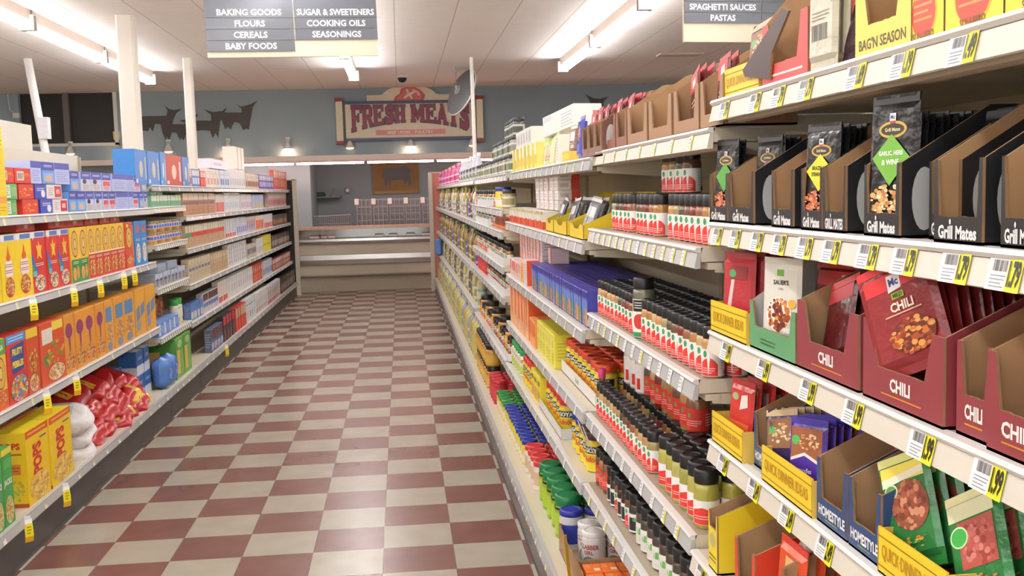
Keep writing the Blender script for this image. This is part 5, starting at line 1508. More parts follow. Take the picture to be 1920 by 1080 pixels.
# ------------------------------------------------------------------ bays D and E: sauces and oils
D5 = shelf('D', .58, 1.648, 'top jar shelf', 'topmost shelf of the sauce jar bay', tg('D', 12, .2), rail=RAILG)
D4 = shelf('D', .55, 1.453, 'upper sauce shelf', 'upper shelf of the sauce jar bay with a dark blue jar', tg('D', 10, .2), rail=RAILG)
D3 = shelf('D', .55, 1.328, 'small jar shelf', 'shelf of small jars in white trays under the upper sauce shelf', tg('D', 10, .2), rail=RAILG)
D2 = shelf('D', .55, 1.135, 'sauce bottle shelf', 'middle shelf of the sauce jar bay', tg('D', 10, .2), rail=RAILG)
D1 = shelf('D', .55, .965, 'red bottle shelf', 'shelf with the red and black sauce bottles', tg('D', 10, .2), rail=RAILG)
D0 = shelf('D', .55, .612, 'pickle shelf', 'lowest shelf of the sauce jar bay', tg('D', 12, .4), rail=RAILG)
E5 = shelf('E', .57, 1.650, 'top bottle shelf', 'topmost shelf of the farthest spice run bay', tg('E', 22, .1), rail=RAILG)
E4 = shelf('E', .55, 1.330, 'upper oil shelf', 'upper shelf of the farthest spice run bay', tg('E', 20, .1), rail=RAILG)
E2 = shelf('E', .55, .960, 'middle oil shelf', 'middle shelf of the farthest spice run bay', tg('E', 20, .1), rail=RAILG)
E1 = shelf('E', .55, .640, 'lower oil shelf', 'lower shelf of the farthest spice run bay', tg('E', 20, .3), rail=RAILG)
dj = {}
for i, (bc, lc) in enumerate((('6a7a5a', 'd8d8cc'), ('8a8a7a', 'c8c8bc'), ('4a4a40', 'b8b8ac'), ('a89a6a', 'e0dcc8'))):
    dj['d%d' % i] = jar('sauce_jar', .036, .105, .022, bc, '2a2c30', lc, (.1, .8), [('r', .3, .2, .7, .8, bc)], 1.0, .034, n=12)
for i, (bc, cc, lc, ac) in enumerate((('7a3a24', '1c1c1e', 'd8b89a', 'b03a2a'), ('5a6a34', '1c1c1e', '6a9a4a', 'd8d8c0'), ('a8542e', '2a2a2c', 'e0a05a', '8a3a20'), ('3a2a24', '1a1a1c', '6a6a74', 'c8c8d0'))):
    dj['s%d' % i] = jar('sauce_jar', .034, .12, .022, bc, cc, lc, (.08, .8), [('r', .3, .2, .7, .8, ac)], 1.0, .032, n=12)
dj['blue'] = jar('sauce_jar', .05, .165, .03, '4a6a8a', '23252a', '7a96b0', (.02, .98), [('r', .32, .3, .68, .9, '5a7898'), ('r', .38, .25, .62, .55, '8a6a3a')], 1.0, .047)
dj['drk'] = jar('pickle_jar', .052, .15, .035, 'c08a3a', '222326', 'd8a83a', (.1, .8), [('r', .3, .2, .7, .8, 'e0b85a')], 1.0, .048, n=14)
dj['red'] = jar('sauce_jar', .032, .16, .02, 'b02a24', 'c8302a', 'd8403a', (.1, .8), [('r', .3, .3, .7, .7, '5a1a18')], 1.0, .022, n=12, neck=.018)
dj['orj'] = jar('sauce_jar', .045, .12, .02, 'c05a2e', 'd8d0c0', 'd8703a', (.06, .92), [('r', .3, .2, .7, .7, '8a4a2a')], 1.0, .042, n=12)
J = lambda k: dj[k]()
run(D5, 8.1, 5.75, 24, ['d0', 'd1', 'd2', 'd3', 'd1'], J, 'grey-green dark-capped jar', 'sauce jar', 'dark-capped jars on top', 'top jar shelf', .02, px=False)
run(D5, 7.2, 5.85, 12, ['d1', 'd0', 'd2'], J, 'dark-capped jar stacked on the others', 'sauce jar', 'stacked dark-capped jars', 'top jar shelf', .05, .107, px=False)
run(D5, 6.5, 5.95, 5, ['d2'], J, 'dark-capped jar topping the stack', 'sauce jar', 'topping dark-capped jars', 'top jar shelf', .07, .214, px=False)
run(D4, 8.1, 6.35, 18, ['s1', 's3', 'd3', 's0'], J, 'dark-lidded sauce jar', 'sauce jar', 'dark-lidded sauce jars', 'upper sauce shelf', .025, px=False)
run(D4, 6.28, 6.0, 2, 'blue', J, 'large slate-blue jar with black lid', 'sauce jar', 'slate-blue jars', 'upper sauce shelf', .01, px=False)
run(D4, 5.95, 5.75, 2, 'd3', J, 'grey-lidded sauce jar past the blue jars', 'sauce jar', 'end sauce jars', 'upper sauce shelf', .02, px=False)
run(D3, 8.1, 6.5, 16, ['s0', 's2', 'd3'], J, 'small brown sauce jar', 'sauce jar', 'small brown jars', 'small jar shelf', .03, px=False)
run(D3, 6.4, 5.75, 6, 'orj', J, 'orange salsa jar', 'sauce jar', 'orange salsa jars', 'small jar shelf', .02, px=False)
run(D2, 8.1, 5.75, 26, ['s3', 's0', 's2', 's1', 'd3'], J, 'dark sauce jar', 'sauce jar', 'dark sauce jars', 'sauce bottle shelf', .025, px=False)
run(D1, 8.1, 7.3, 9, 'red', J, 'red sauce bottle', 'sauce bottle', 'red sauce bottles', 'red bottle shelf', .025, px=False)
run(D1, 7.2, 5.75, 16, ['s3', 's2', 's0', 's1'], J, 'dark barbecue jar', 'sauce jar', 'dark barbecue jars', 'red bottle shelf', .025, px=False)
run(D0, 8.1, 5.75, 20, ['s0', 's2', 'drk', 's1'], J, 'amber dark-lidded jar', 'sauce jar', 'amber jars', 'pickle shelf', .03, px=False)
run(CD, 8.0, 7.0, 9, 'drk', J, 'wide amber jar with black lid', 'pickle jar', 'wide amber jars', 'bottom deck', .05, px=False, tiers=2, th=.152)
for i, (sh_, yy, nm) in enumerate(((D4, 7.1, 'upper sauce shelf'), (D3, 7.3, 'small jar shelf'), (D2, 6.3, 'sauce bottle shelf'), (D1, 6.3, 'red bottle shelf'), (D0, 6.2, 'pickle shelf'))):
    o = inst('wtray', tub('white_display_tray', 1.1, .11, .042, 'e9e8e4')); sh_.put(o, yy, .008, .001)
    tag(o, f'long low white tray holding jars on the {nm}', 'tray', 'white trays of the sauce bay')
ob_ = {}
oil = [(.038, 0), (.042, .01), (.042, .15), (.038, .19), (.018, .225), (.017, .25)]
for i, (c, cc, lc) in enumerate((('b09a3e', 'd8cc4a', 'd8d4c4'), ('8f7a2c', '2a6a3e', '5f8a4e'), ('cfc79a', 'c8b83a', '8aa8c0'), ('7a4a28', '222224', 'c2ae8c'), ('6a6a4a', '3a4a6a', '8a92a8'))):
    ob_['o%d' % i] = bottle('oil_bottle', oil, c, cc, [(.02, .248), (.02, .27), (.018, .272)], lc, (.03, .13), [('r', .2, .2, .8, .8, c)], .042, 10)
for i, (c, cc, lc) in enumerate((('d85a9a', 'e88ac0', 'f0d0e0'), ('d8503a', 'e8a03a', 'f0e0c8'), ('6a4ab0', 'd83a3a', 'c8c8e8'), ('c82a4a', '6a2a8a', 'e8a0b0'), ('c8c8d0', 'e8e8ec', '8a8a96'))):
    ob_['p%d' % i] = bottle('syrup_bottle', [(.030, 0), (.033, .01), (.033, .12), (.024, .15), (.013, .175), (.013, .185)], c, cc, [(.017, .184), (.017, .21), (.014, .212)], lc, (.02, .10), [('r', .2, .2, .8, .8, c)], .033, 10)
jug = [(.055, 0), (.06, .015), (.06, .20), (.05, .25), (.02, .285), (.019, .30)]
for i, (c, cc) in enumerate((('c8b86a', 'e8e6dc'), ('b8a648', '4a5a9a'), ('9aa0b0', 'e6e6e0'))):
    ob_['j%d' % i] = bottle('oil_jug', jug, c, cc, [(.024, .298), (.024, .322), (.02, .324)], 'c9bd7c' if i != 2 else 'd8d6cc', (.04, .17), [('r', .2, .3, .8, .8, c)], .06, 10, .2)
O_ = lambda k: ob_[k]()
run(E5, 16.4, 11.0, 26, ['p0', 'p1', 'p2', 'p3', 'p0'], O_, 'pink or purple syrup bottle', 'syrup bottle', 'bright syrup bottles', 'top bottle shelf', .03, px=False)
run(E5, 10.8, 8.2, 18, ['d1', 'p4', 'd0'], lambda k: (dj if k in dj else ob_)[k](), 'pale grey bottle or jar', 'jar', 'pale grey jars', 'top bottle shelf', .03, px=False)
run(E4, 16.4, 8.2, 32, ['p4', 'o2', 'o3', 'p2', 'o1', 'p4', 'o0'], O_, 'mixed dressing bottle', 'dressing bottle', 'mixed dressing bottles', 'upper oil shelf', .03, px=False)
run(E2, 16.4, 8.2, 32, ['p2', 'o1', 'o3', 'o0', 'o4'], O_, 'mixed oil and vinegar bottle', 'oil bottle', 'middle oil bottles', 'middle oil shelf', .03, px=False)
run(E1, 16.4, 8.2, 32, ['o2', 'o0', 'o2', 'o4', 'o3'], O_, 'golden oil bottle', 'oil bottle', 'golden oil bottles', 'lower oil shelf', .03, px=False)
run(CD, 16.4, 8.2, 36, ['j0', 'j0', 'j1', 'j2'], O_, 'large yellow oil jug', 'oil jug', 'large yellow oil jugs', 'bottom deck', .05, px=False)
b = MB(); b.rbox(-.10, -.05, 0, .10, .05, .25, .03, FOIL('5a86c8')); o = b.build('blue_bag'); E1.put(o, 15.2, -.02, .0); tag(o, 'bright blue bag hanging forward at the far end of the lower oil shelf', 'bag')


def end_panel(side, X0, X1, Y, H, inner, label):
    r = empty('end_panel', (0, Y, 0))
    b = MB(); b.box(X0, 0, 0, X1, .03, H, C(inner, .55, 0, .04, 5)); b.build('panel', r)
    b = MB(); b.box(X0 - .03, -.012, 0, X0 + .035, .042, H + .015, C('d5cbb8', .45)) if side == 'R' else b.box(X1 - .035, -.012, 0, X1 + .03, .042, H + .015, C('d5cbb8', .45)); b.build('edge_trim', r)
    b = MB(); b.box(X0, -.012, H, X1, .042, H + .02, C('e0c9a8', .45)); b.build('top_trim', r)
    return tag(r, label, 'end panel')


end_panel('R', .47, 1.55, 16.56, 1.86, 'cf7a68', 'salmon pink end panel with cream edge closing the spice run')
# ------------------------------------------------------------------ cereal and baking run (left hand of the aisle)
LY = {'A': (3.9, 7.50), 'B': (7.505, 8.60), 'C': (8.605, 16.55)}
LXD, LZD, LXS = -1.66, .21, -1.72
DK = C('4e4b47', .45, .3, .06, 6, name='dark_kick_plate')
zlow = on(180, 296, 0, -2.19).z
for k, nm, bz in (('A', 'nearest bay of the cereal run, with a dark kick plate', zlow), ('B', 'narrow middle bay of the cereal run, stocked with jars and small boxes', 1.70), ('C', 'long farthest bay of the cereal run, stocked with baking goods', 1.70)):
    y0, y1 = LY[k]
    base_unit('L', LXD, y0, y1, LZD, .56, nm, bz, even_tags(y1 - y0, {'A': 14, 'B': 5, 'C': 26}[k], .6), kick=DK, backm=C('d9d0bd', .55, 0, .03, 4))
b = MB(); b.box(-2.24, 3.9, 1.45, -2.22, ypx(66, -2.2, 1.95), 2.02, C('ddd5c3', .5, 0, .02, 4)); o = b.build('tall_backing_panel')
tag(o, 'tall cream backing panel rising behind the small gelatin boxes', 'panel')


def lshelf(bay, Z, name, label, tags, X=LXS, rail=RAILG):
    y0, y1 = LY[bay]
    shelf_board('L', X, y0, y1, Z, 2.19 + X, label, tags, None, LIP, rail)
    return Sh('L', X, Z, name)


T3 = lambda px_, z: [(ypx(p, LXS, z) - LY['A'][0], 'x', False, True) for p in px_]
LA3 = lshelf('A', 1.497, 'top cereal bay shelf', 'topmost shelf of the nearest cereal bay with small boxed desserts', T3((6, 55, 83, 106, 130, 160, 190, 218), 1.47))
LA2 = lshelf('A', 1.122, 'upper cereal shelf', 'upper cereal shelf with yellow tags hanging from its rail', T3((30, 110, 200, 262, 276), 1.1))
LA1 = lshelf('A', .665, 'lower cereal shelf', 'lower cereal shelf above the red bags', T3((60, 150, 210, 250, 280), .64))
LAD = Sh('L', LXD, LZD, 'bottom cereal deck')
lt = lambda bay, n, y: even_tags(LY[bay][1] - LY[bay][0], n, y)
LB5 = lshelf('B', 1.655, 'top of the narrow bay', 'topmost shelf of the narrow bay with big blue boxes', lt('B', 3, .2))
LB4 = lshelf('B', 1.500, 'green box shelf', 'shelf of green boxes in the narrow bay', lt('B', 4, .2), rail=RAILC)
LB3 = lshelf('B', 1.235, 'baby jar shelf', 'shelf of amber jars in the narrow bay', lt('B', 14, .2))
LB2 = lshelf('B', .925, 'blue carton shelf', 'shelf of blue-grey cartons in the narrow bay', lt('B', 14, .2))
LB1 = lshelf('B', .575, 'snack bag shelf', 'lowest shelf of the narrow bay with blue packs', lt('B', 14, .2))
LC5 = lshelf('C', 1.655, 'top baking shelf', 'topmost shelf of the baking bay', lt('C', 16, .1))
LC4 = lshelf('C', 1.415, 'upper mix shelf', 'second baking shelf from the top with brown mix boxes', lt('C', 20, .1))
LC3 = lshelf('C', 1.150, 'middle mix shelf', 'middle baking shelf with red-banded beige boxes', lt('C', 20, .1))
LC2 = lshelf('C', .856, 'lower mix shelf', 'fourth baking shelf from the top with beige bags', lt('C', 20, .1))
LC1 = lshelf('C', .550, 'flour shelf', 'lowest baking shelf above the bottom deck', lt('C', 20, .1))
LCD = Sh('L', LXD, LZD, 'bottom baking deck')


def one(sh, a, b_, name, h, base, fr, label, cat, sd=None, d=.075, inset=.012, dz=0.0, top=None, group=None, topart=()):
    ya, yb = sh.y(a), sh.y(b_)
    o = carton(name, abs(ya - yb) - .004, d, h, base, fr, sd, top, topart)()
    sh.put(o, (ya + yb) / 2, inset + random.uniform(0, .006), dz, random.uniform(-.02, .02))
    return tag(o, label, cat, group)


CB = 'cereal_box'
NUTR = [('r', .12, .1, .88, .92, 'e2dcc8'), ('l', .18, .15, .82, .88, '9a9484', 12)]
OAT = ['c98f4a', 'b5783a', 'dba862', 'e8c48a']
band = [('r', 0, .90, 1, 1, 'e8e9ee'), ('r', .30, .91, .95, .985, '5a7ab8'), ('p', [(.05, .99), (.3, .99), (.18, .86)], 'f2f0ee')]
yelA = band + [('p', [(.42, .60), (.36, .66), (.44, .72), (.5, .84), (.56, .72), (.64, .66), (.58, .60)], 'd8602e'), ('p', [(.22, .40), (.28, .60), (.72, .60), (.78, .40), (.70, .36), (.30, .36)], 'f2e6dc'), ('l', 0.27, 0.50, 0.73, 0.56, 'b8302a', 2), ('l', 0.25, 0.41, 0.75, 0.47, 'b8302a', 2), ('e', .5, .20, .30, .15, 'c23a30'), ('f', .5, .20, .27, .13, OAT, 36)]
redA = band + [('p', [(0, .70), (0, .50), (.35, .30), (.4, .36)], '3a6ab8'), ('p', [(0, .50), (0, .40), (.3, .26), (.34, .30)], '4a9a4a'), ('p', [(.5, .86), (.60, .76), (.74, .78), (.66, .66), (.70, .54), (.52, .60), (.36, .54), (.42, .66), (.32, .78), (.46, .76)], 'f0c040'), ('l', .24, .43, .80, .49, 'f4e8d8', 2), ('e', .5, .16, .36, .13, 'f0dcc0'), ('f', .5, .16, .33, .11, ['d84a3a', 'e8c23a', '5aa84a', '4a6ab8', 'e88a3a'], 40), ('r', .05, .27, .3, .36, '6ac0d0')]
ring = lambda cx, cy, r: [('e', cx, cy, r, r * .62, '8a5a1e'), ('e', cx, cy, r * .90, r * .55, 'e0b060'), ('e', cx, cy, r * .42, r * .27, '8a5a1e'), ('e', cx, cy, r * .32, r * .21, 'f0cc6a')]
oG = ring(.5, .70, .40) + [('r', 0, 0, 1, .42, '3f8a48'), ('l', 0.20, 0.33, 0.80, 0.39, 'f2ead2', 2), ('e', .3, .16, .2, .12, 'e0b060'), ('e', .7, .18, .2, .12, 'c9923e'), ('f', .5, .15, .3, .1, OAT, 16)]
oR = ring(.5, .70, .40) + [('r', 0, 0, 1, .46, 'cf4030'), ('r', .0, .46, 1, .49, 'f2e2c0'), ('l', 0.10, 0.38, 0.90, 0.43, 'f2ead2', 2), ('f', .5, .2, .42, .15, OAT, 34)]
oY = ring(.5, .66, .40) + [('r', 0, 0, 1, .30, 'd8502e'), ('f', .5, .16, .42, .12, OAT, 30), ('e', .3, .92, .22, .06, '8a5a1e'), ('e', .3, .92, .16, .04, 'e8c46a')]
orR = [('r', .1, .86, .9, .97, 'e8d83a'), ('r', .1, .5, .9, .84, 'e08a2e'), ('f', .5, .28, .4, .2, ['5a9a4a', 'd8b83a', 'c8402e', 'e8e0c8'], 26)]
bluA = [('e', .5, .82, .3, .08, 'c85a4a'), ('e', .5, .28, .34, .22, 'e8eef2'), ('f', .5, .28, .30, .18, OAT, 24), ('l', 0.15, 0.55, 0.85, 0.61, 'e8f0f8', 2)]
W2 = ', upper cereal shelf'
# upper cereal shelf
spec = [(-40, 10, 'e8c832', yelA, 'yellow cereal box with red wording, cut off at the near end'), (12, 40, 'f0cf2e', yelA, 'yellow honey cereal box next to the cut-off one'), (40, 70, 'f0cf2e', yelA, 'yellow honey cereal box just before the red boxes'),
        (70, 97, 'd23a34', redA, 'red fruity cereal box, first of three from the yellow ones'), (97, 119, 'd23a34', redA, 'red fruity cereal box, second of three from the yellow ones'), (119, 141, 'd23a34', redA, 'red fruity cereal box, third of three from the yellow ones'),
        (142, 158, 'efc23e', oG, 'yellow ring cereal box with green foot beside the red boxes'), (158, 174, 'efc23e', oG, 'yellow ring cereal box with green foot before the red-footed ones'),
        (175, 187, 'efc040', oR, 'red-footed yellow ring cereal box, first of five'), (187, 200, 'efc040', oR, 'red-footed yellow ring cereal box, second of five'), (200, 213, 'efc040', oR, 'red-footed yellow ring cereal box, third of five'), (214, 227, 'efc040', oR, 'red-footed yellow ring cereal box, fourth of five'), (227, 241, 'efc040', oR, 'red-footed yellow ring cereal box, fifth of five'),
        (243, 256, 'd8502e', oY, 'orange red cereal box between yellow and blue ones'), (259, 271, '3f84c4', bluA, 'bright blue cereal box, nearer of two'), (271, 283, '3f84c4', bluA, 'bright blue cereal box, farther of two')]
for a, b_, base, fr, lab in spec:
    one(LA2, a, b_, CB, .292, base, fr, lab + W2, 'cereal box', NUTR, group='cereal boxes on the upper shelf')
for k, (a, b_) in enumerate(((62, 95), (118, 150), (150, 182), (184, 208), (210, 228), (228, 246))):
    one(LA2, a, b_, CB, .045, 'c8403a', [('r', .1, .2, .9, .8, 'd85a4a'), ('r', .4, .3, .6, .7, 'e8d8c8')], f'red cereal box laid flat on the upright ones, {ORD[k]} from the near end', 'cereal box', d=.19, inset=.05, dz=.294, group='red boxes laid on top')
# lower cereal shelf
grG = [('r', 0, .78, 1, 1, '5a9a4a'), ('t', 'MEGA', .5, .88, .08, 'f2f0e6', .8, .035)] + ring(.5, .52, .38) + [('r', 0, 0, 1, .28, 'd8602e'), ('f', .5, .15, .4, .1, OAT, 20)]
peb = [('r', 0, .88, 1, 1, '4a96d8'), ('l', .1, .90, .9, .98, 'dbe8f4', 2), ('p', [(.18, .82), (.90, .86), (.84, .46), (.24, .42)], '2a4a90'), ('t', 'FRUITY', .54, .74, .10, 'f2d83a', .62, .05), ('t', 'PEBBLES', .54, .56, .10, 'f2d83a', .66, .05), ('e', .55, .20, .44, .19, 'e8dccb'), ('f', .55, .20, .42, .17, ['d8473a', 'e8b83a', '5aa84a', '7a5ab0', 'e8803a', '4a8ac8'], 70)]
rdo = [('r', 0, .86, 1, 1, 'e8c83a'), ('f', .5, .5, .35, .2, ['d8a03a', '8a5a2e', 'e8c86a'], 20), ('e', .5, .16, .38, .13, 'e8d8b8'), ('f', .5, .16, .35, .11, ['c8702e', 'd89a4a', 'a8502a'], 30)]
rdo2 = [('r', .08, .66, .5, .90, 'e8dccb'), ('r', .5, .84, .95, .98, 'ead84a'), ('e', .28, .40, .18, .10, '5a8a4a'), ('f', .55, .5, .4, .2, ['e0a03a', '7a9a3a', 'd8602e'], 22), ('e', .6, .16, .34, .13, 'e8d8b8'), ('f', .6, .16, .31, .11, ['d8a050', 'c8803a'], 30)]
pur = [('e', .45, .72, .36, .13, '8a3a6a'), ('p', [(.36, .62), (.56, .62), (.52, .36), (.42, .36)], '8a3a6a'), ('f', .5, .2, .42, .17, ['d89a4a', 'e8c07a', 'b86a2e', 'a84a5a'], 36)]
obl = [('r', .1, .58, .9, .86, '5a8ab8'), ('f', .5, .35, .4, .2, ['5a8ab8', 'e8d04a', 'e0a03a', 'd8602e'], 34), ('e', .5, .1, .3, .08, '7a90b0')]
osq = [('p', [(.1, .30), (.42, .38), (.42, .66), (.1, .58)], '6a86b0'), ('p', [(.52, .38), (.9, .48), (.9, .72), (.52, .62)], '6a86b0'), ('p', [(.1, .08), (.42, .14), (.42, .34), (.1, .28)], '8aa0c0'), ('r', .1, .78, .9, .95, 'e8a838')]
W1 = ', lower cereal shelf'
spec = [(0, 23, 'edbf44', grG, 'green-topped ring cereal box reading mega'), (24, 60, 'cf3430', peb, 'red fruity cereal box with blue top and yellow lettering'),
        (61, 82, 'c8502e', rdo, 'orange red cereal box beside the blue-topped red one'), (86, 131, 'd2512e', rdo2, 'wide orange red cereal box with a yellow flag'),
        (132, 150, 'e39a3a', pur, 'orange cereal box with purple picture, first of four'), (151, 169, 'e39a3a', pur, 'orange cereal box with purple picture, second of four'), (170, 187, 'e39a3a', pur, 'orange cereal box with purple picture, third of four'), (188, 204, 'e39a3a', pur, 'orange cereal box with purple picture, fourth of four'),
        (206, 219, 'e8a03a', obl, 'orange cereal box with blue picture, first of three'), (222, 240, 'e8a03a', obl, 'orange cereal box with blue picture, second of three'), (241, 258, 'e8a03a', obl, 'orange cereal box with blue picture, third of three'),
        (262, 279, 'e5a542', osq, 'orange cereal box with blue squares, nearer of two'), (280, 298, 'e5a542', osq, 'orange cereal box with blue squares, farther of two')]
for a, b_, base, fr, lab in spec:
    one(LA1, a, b_, CB, .305, base, fr, lab + W1, 'cereal box', NUTR, group='cereal boxes on the lower shelf', d=.08)
# bottom deck: green and yellow boxes
pops = [('r', 0, .90, 1, 1, 'd8582a'), ('l', .1, .92, .9, .98, 'f0c84a', 1), ('tv', 'POPS', .46, .58, .40, 'c8302a', .42, .05), ('e', .5, .20, .42, .19, 'e8c070'), ('f', .5, .2, .40, .18, ['e8c04a', 'd8a83a', 'f0d878', 'c8903a'], 46), ('l', .6, .80, .9, .86, '4a6a9a', 1)]
popsS = [('t', 'POPS', .5, .82, .09, 'c8302a', .8, .05), ('l', .15, .68, .85, .74, '8a6a20', 1), ('r', .2, .44, .8, .58, 'd8862a'), ('l', .25, .47, .75, .55, 'c8402a', 2), ('f', .5, .22, .4, .16, ['d8d04a', 'c8b03a', 'a8c04a'], 24), ('r', 0, 0, 1, .05, 'b8502a')]
grn = [('r', 0, .92, 1, 1, 'e8d43a'), ('t', 'JACKS', .5, .55, .10, 'f0ece0', .8, .05), ('r', .1, .74, .9, .86, '5aae5a'), ('e', .5, .20, .4, .18, 'b8d8a0'), ('f', .5, .2, .38, .17, ['e0a050', 'd8703a', '7ab04a', 'e8c88a'], 36)]
for (a, b_, lab) in ((0, 17, 'green cereal box at the near end of the bottom cereal deck'), (18, 36, 'green cereal box touching the yellow ones on the bottom cereal deck')):
    one(LAD, a, b_, CB, .325, '3f9a4a', grn, lab, 'cereal box', [('l', .1, .4, .9, .8, 'd8e8c8', 6)], d=.10, top='4aa84e', group='green cereal boxes')
for (a, b_, lab) in ((64, 103, 'yellow cereal box reading pops, nearer the green boxes'), (104, 144, 'yellow cereal box reading pops, beside the white bags')):
    one(LAD, a, b_, CB, .335, 'efc91e', pops, lab, 'cereal box', popsS, d=.135, top='e6cf28', group='yellow cereal boxes')
ppl = [('r', .6, 0, 1, 1, '6a3a7a'), ('r', .0, .9, 1, 1, 'e8c83a')]
for k, (a, b_) in enumerate(((66, 104), (105, 143))):
    one(LAD, a, b_, CB, .335, 'd8b82a', pops, f'yellow and purple cereal box behind the pops boxes, {ORD[k]} from the near end', 'cereal box', popsS, d=.11, inset=.16, top='7a4a86', group='cereal boxes behind the pops boxes', topart=[('r', .1, .1, .9, .5, 'e6cf28')])


def lay(o, X, Y, Z, rz, rx=-PI / 2, ry=0.0):
    o.rotation_mode = 'XYZ'
    o.matrix_world = Matrix.Translation((X, Y, Z)) @ Matrix.Rotation(rz, 4, 'Z') @ Matrix.Rotation(ry, 4, 'Y') @ Matrix.Rotation(rx, 4, 'X')
    return o


RBAG = [('r', .62, .04, .98, .96, 'e0a83a'), ('r', .70, .12, .86, .88, 'b85a24')]
rb = [bag('cereal_bag', .24, .085, .32, 'ac1d22', RBAG, seed=40 + i, lump=.10) for i in range(4)]
hz = LZD - .01
def flat_bag(o, X, Y, Z, az, roll, dip):
    """bag lying with its long side along az, printed face rolled towards the near end"""
    L_ = V((math.cos(az) * math.cos(dip), math.sin(az) * math.cos(dip), -math.sin(dip)))     # long axis, local z
    S_ = V((0, 0, 1)).cross(L_).normalized()                    # sideways
    N0 = L_.cross(S_).normalized()
    N_ = (N0 * math.cos(roll) + S_ * math.sin(roll)).normalized()   # where the printed face looks
    y = -N_; z = L_; x = y.cross(z)
    o.matrix_world = Matrix(((x.x, y.x, z.x, X), (x.y, y.y, z.y, Y), (x.z, y.z, z.z, Z), (0, 0, 0, 1))) @ Matrix.Translation((0, -.04, -.16))
    return o


rnd = random.Random(3)
yr = [5.92, 6.14, 6.37, 6.62, 6.86]
names = ('bottom layer', 'second layer', 'third layer', 'top layer')
for L_ in range(4):
    for i in range(5 - (L_ == 3)):
        o = inst('rbag%d' % ((i + L_) % 4), rb[(i + L_) % 4])
        flat_bag(o, LXD - .165 - .03 * L_ + rnd.uniform(-.02, .02), yr[i] + rnd.uniform(-.04, .04) + .03 * L_, hz + .055 + (.074 - .012 * (i > 2)) * L_, rnd.uniform(-.35, .25), -.45 + rnd.uniform(-.2, .2), .12 + .08 * L_ + rnd.uniform(-.06, .06))
        tag(o, f'shiny red cereal bag, {ORD[i]} from the near end, {names[L_]} of the red pile', 'cereal bag', 'pile of red cereal bags')
wbag = [bag('cereal_bag', .22, .10, .30, 'd8d4d2', [('r', .1, .1, .9, .35, 'c8443c'), ('r', .1, .5, .9, .75, '9ac0b8')], seed=60 + i, lump=.10) for i in range(2)]
for i, (y, z, t) in enumerate(((5.60, .05, .1), (5.64, .135, -.15), (5.60, .22, .12))):
    o = inst('wbag%d' % (i % 2), wbag[i % 2])
    flat_bag(o, LXD - .135, y, hz + z, t, -.5, .10)
    tag(o, f'crinkled white cereal bag beside the yellow boxes, {ORD[i]} from the deck up', 'cereal bag', 'white cereal bags')
yb_ = bag('cereal_bag', .20, .08, .26, 'dcae38', [('r', .1, .1, .9, .4, 'c84a2e')], seed=70, lump=.12)
for i, (y, z) in enumerate(((6.50, .05), (6.70, .12), (6.90, .05))):
    o = inst('ybag', yb_)
    flat_bag(o, LXD - .11, y, hz + z, .2 - .2 * i, -.4, .15)
    tag(o, f'golden yellow cereal bag at the front of the red pile, {ORD[i]} from the near end', 'cereal bag', 'yellow cereal bags')
# blue canisters and packs at the end of the bay
oatm = jar('oatmeal_canister', .065, .255, .02, '2f4a7a', '3a5a8a', '34548c', (.03, .97), [('r', .3, .5, .7, .8, 'c8d0e0'), ('e', .5, .32, .12, .16, '8a4a3a')], 1.0, .066, turn=-.9)
run(LAD, 7.06, 6.20, 6, 'oatm', lambda k: oatm(), 'tall dark blue canister behind the red bags', 'canister', 'dark blue canisters', 'bottom deck', .20, px=False)
wbp = carton('formula_pack', .16, .12, .165, '3a6ab0', [('r', 0, 0, 1, .40, 'd8dce8'), ('r', .1, .45, .9, .9, '2f5a9a'), ('l', 0.20, 0.61, 0.80, 0.75, 'e8ecf4', 2)], [('r', 0, 0, 1, .35, 'd8dce8')], 'e0e2ea')
run(LAD, 7.48, 7.10, 2, 'wbp', lambda k: wbp(), 'blue and white pack', 'pack', 'blue and white packs', 'bottom deck', .13, px=False, tiers=2, th=.166)
bbag = bag('blue_bag', .18, .12, .22, '5a84c8', [('r', .2, .2, .8, .6, '7aa0d8'), ('r', .3, .5, .7, .7, 'd8c0a0')], seed=80, lump=.12)
for i, yy in enumerate((7.56, 7.76)):
    o = inst('bbag', bbag); LAD.put(o, yy, .015, .005); tag(o, f'soft light blue bag on the bottom deck beside the red pile, {ORD[i]} from the near end', 'bag', 'light blue bags')
gpk = carton('diaper_pack', .26, .30, .30, '5a9a42', [('r', .1, .1, .5, .7, 'e0c04a'), ('r', .55, .1, .9, .7, '7ab060'), ('e', .5, .85, .3, .1, 'a8d08a')], [('r', .1, .1, .6, .7, 'e0b860')], '6ab04e')
for i, yy in enumerate((8.02, 8.30)):
    o = inst('gpk', gpk); LAD.put(o, yy, .04, .002); tag(o, f'bulky bright green pack on the bottom deck of the narrow bay, {("nearer", "farther")[i]} one', 'pack', 'green packs')

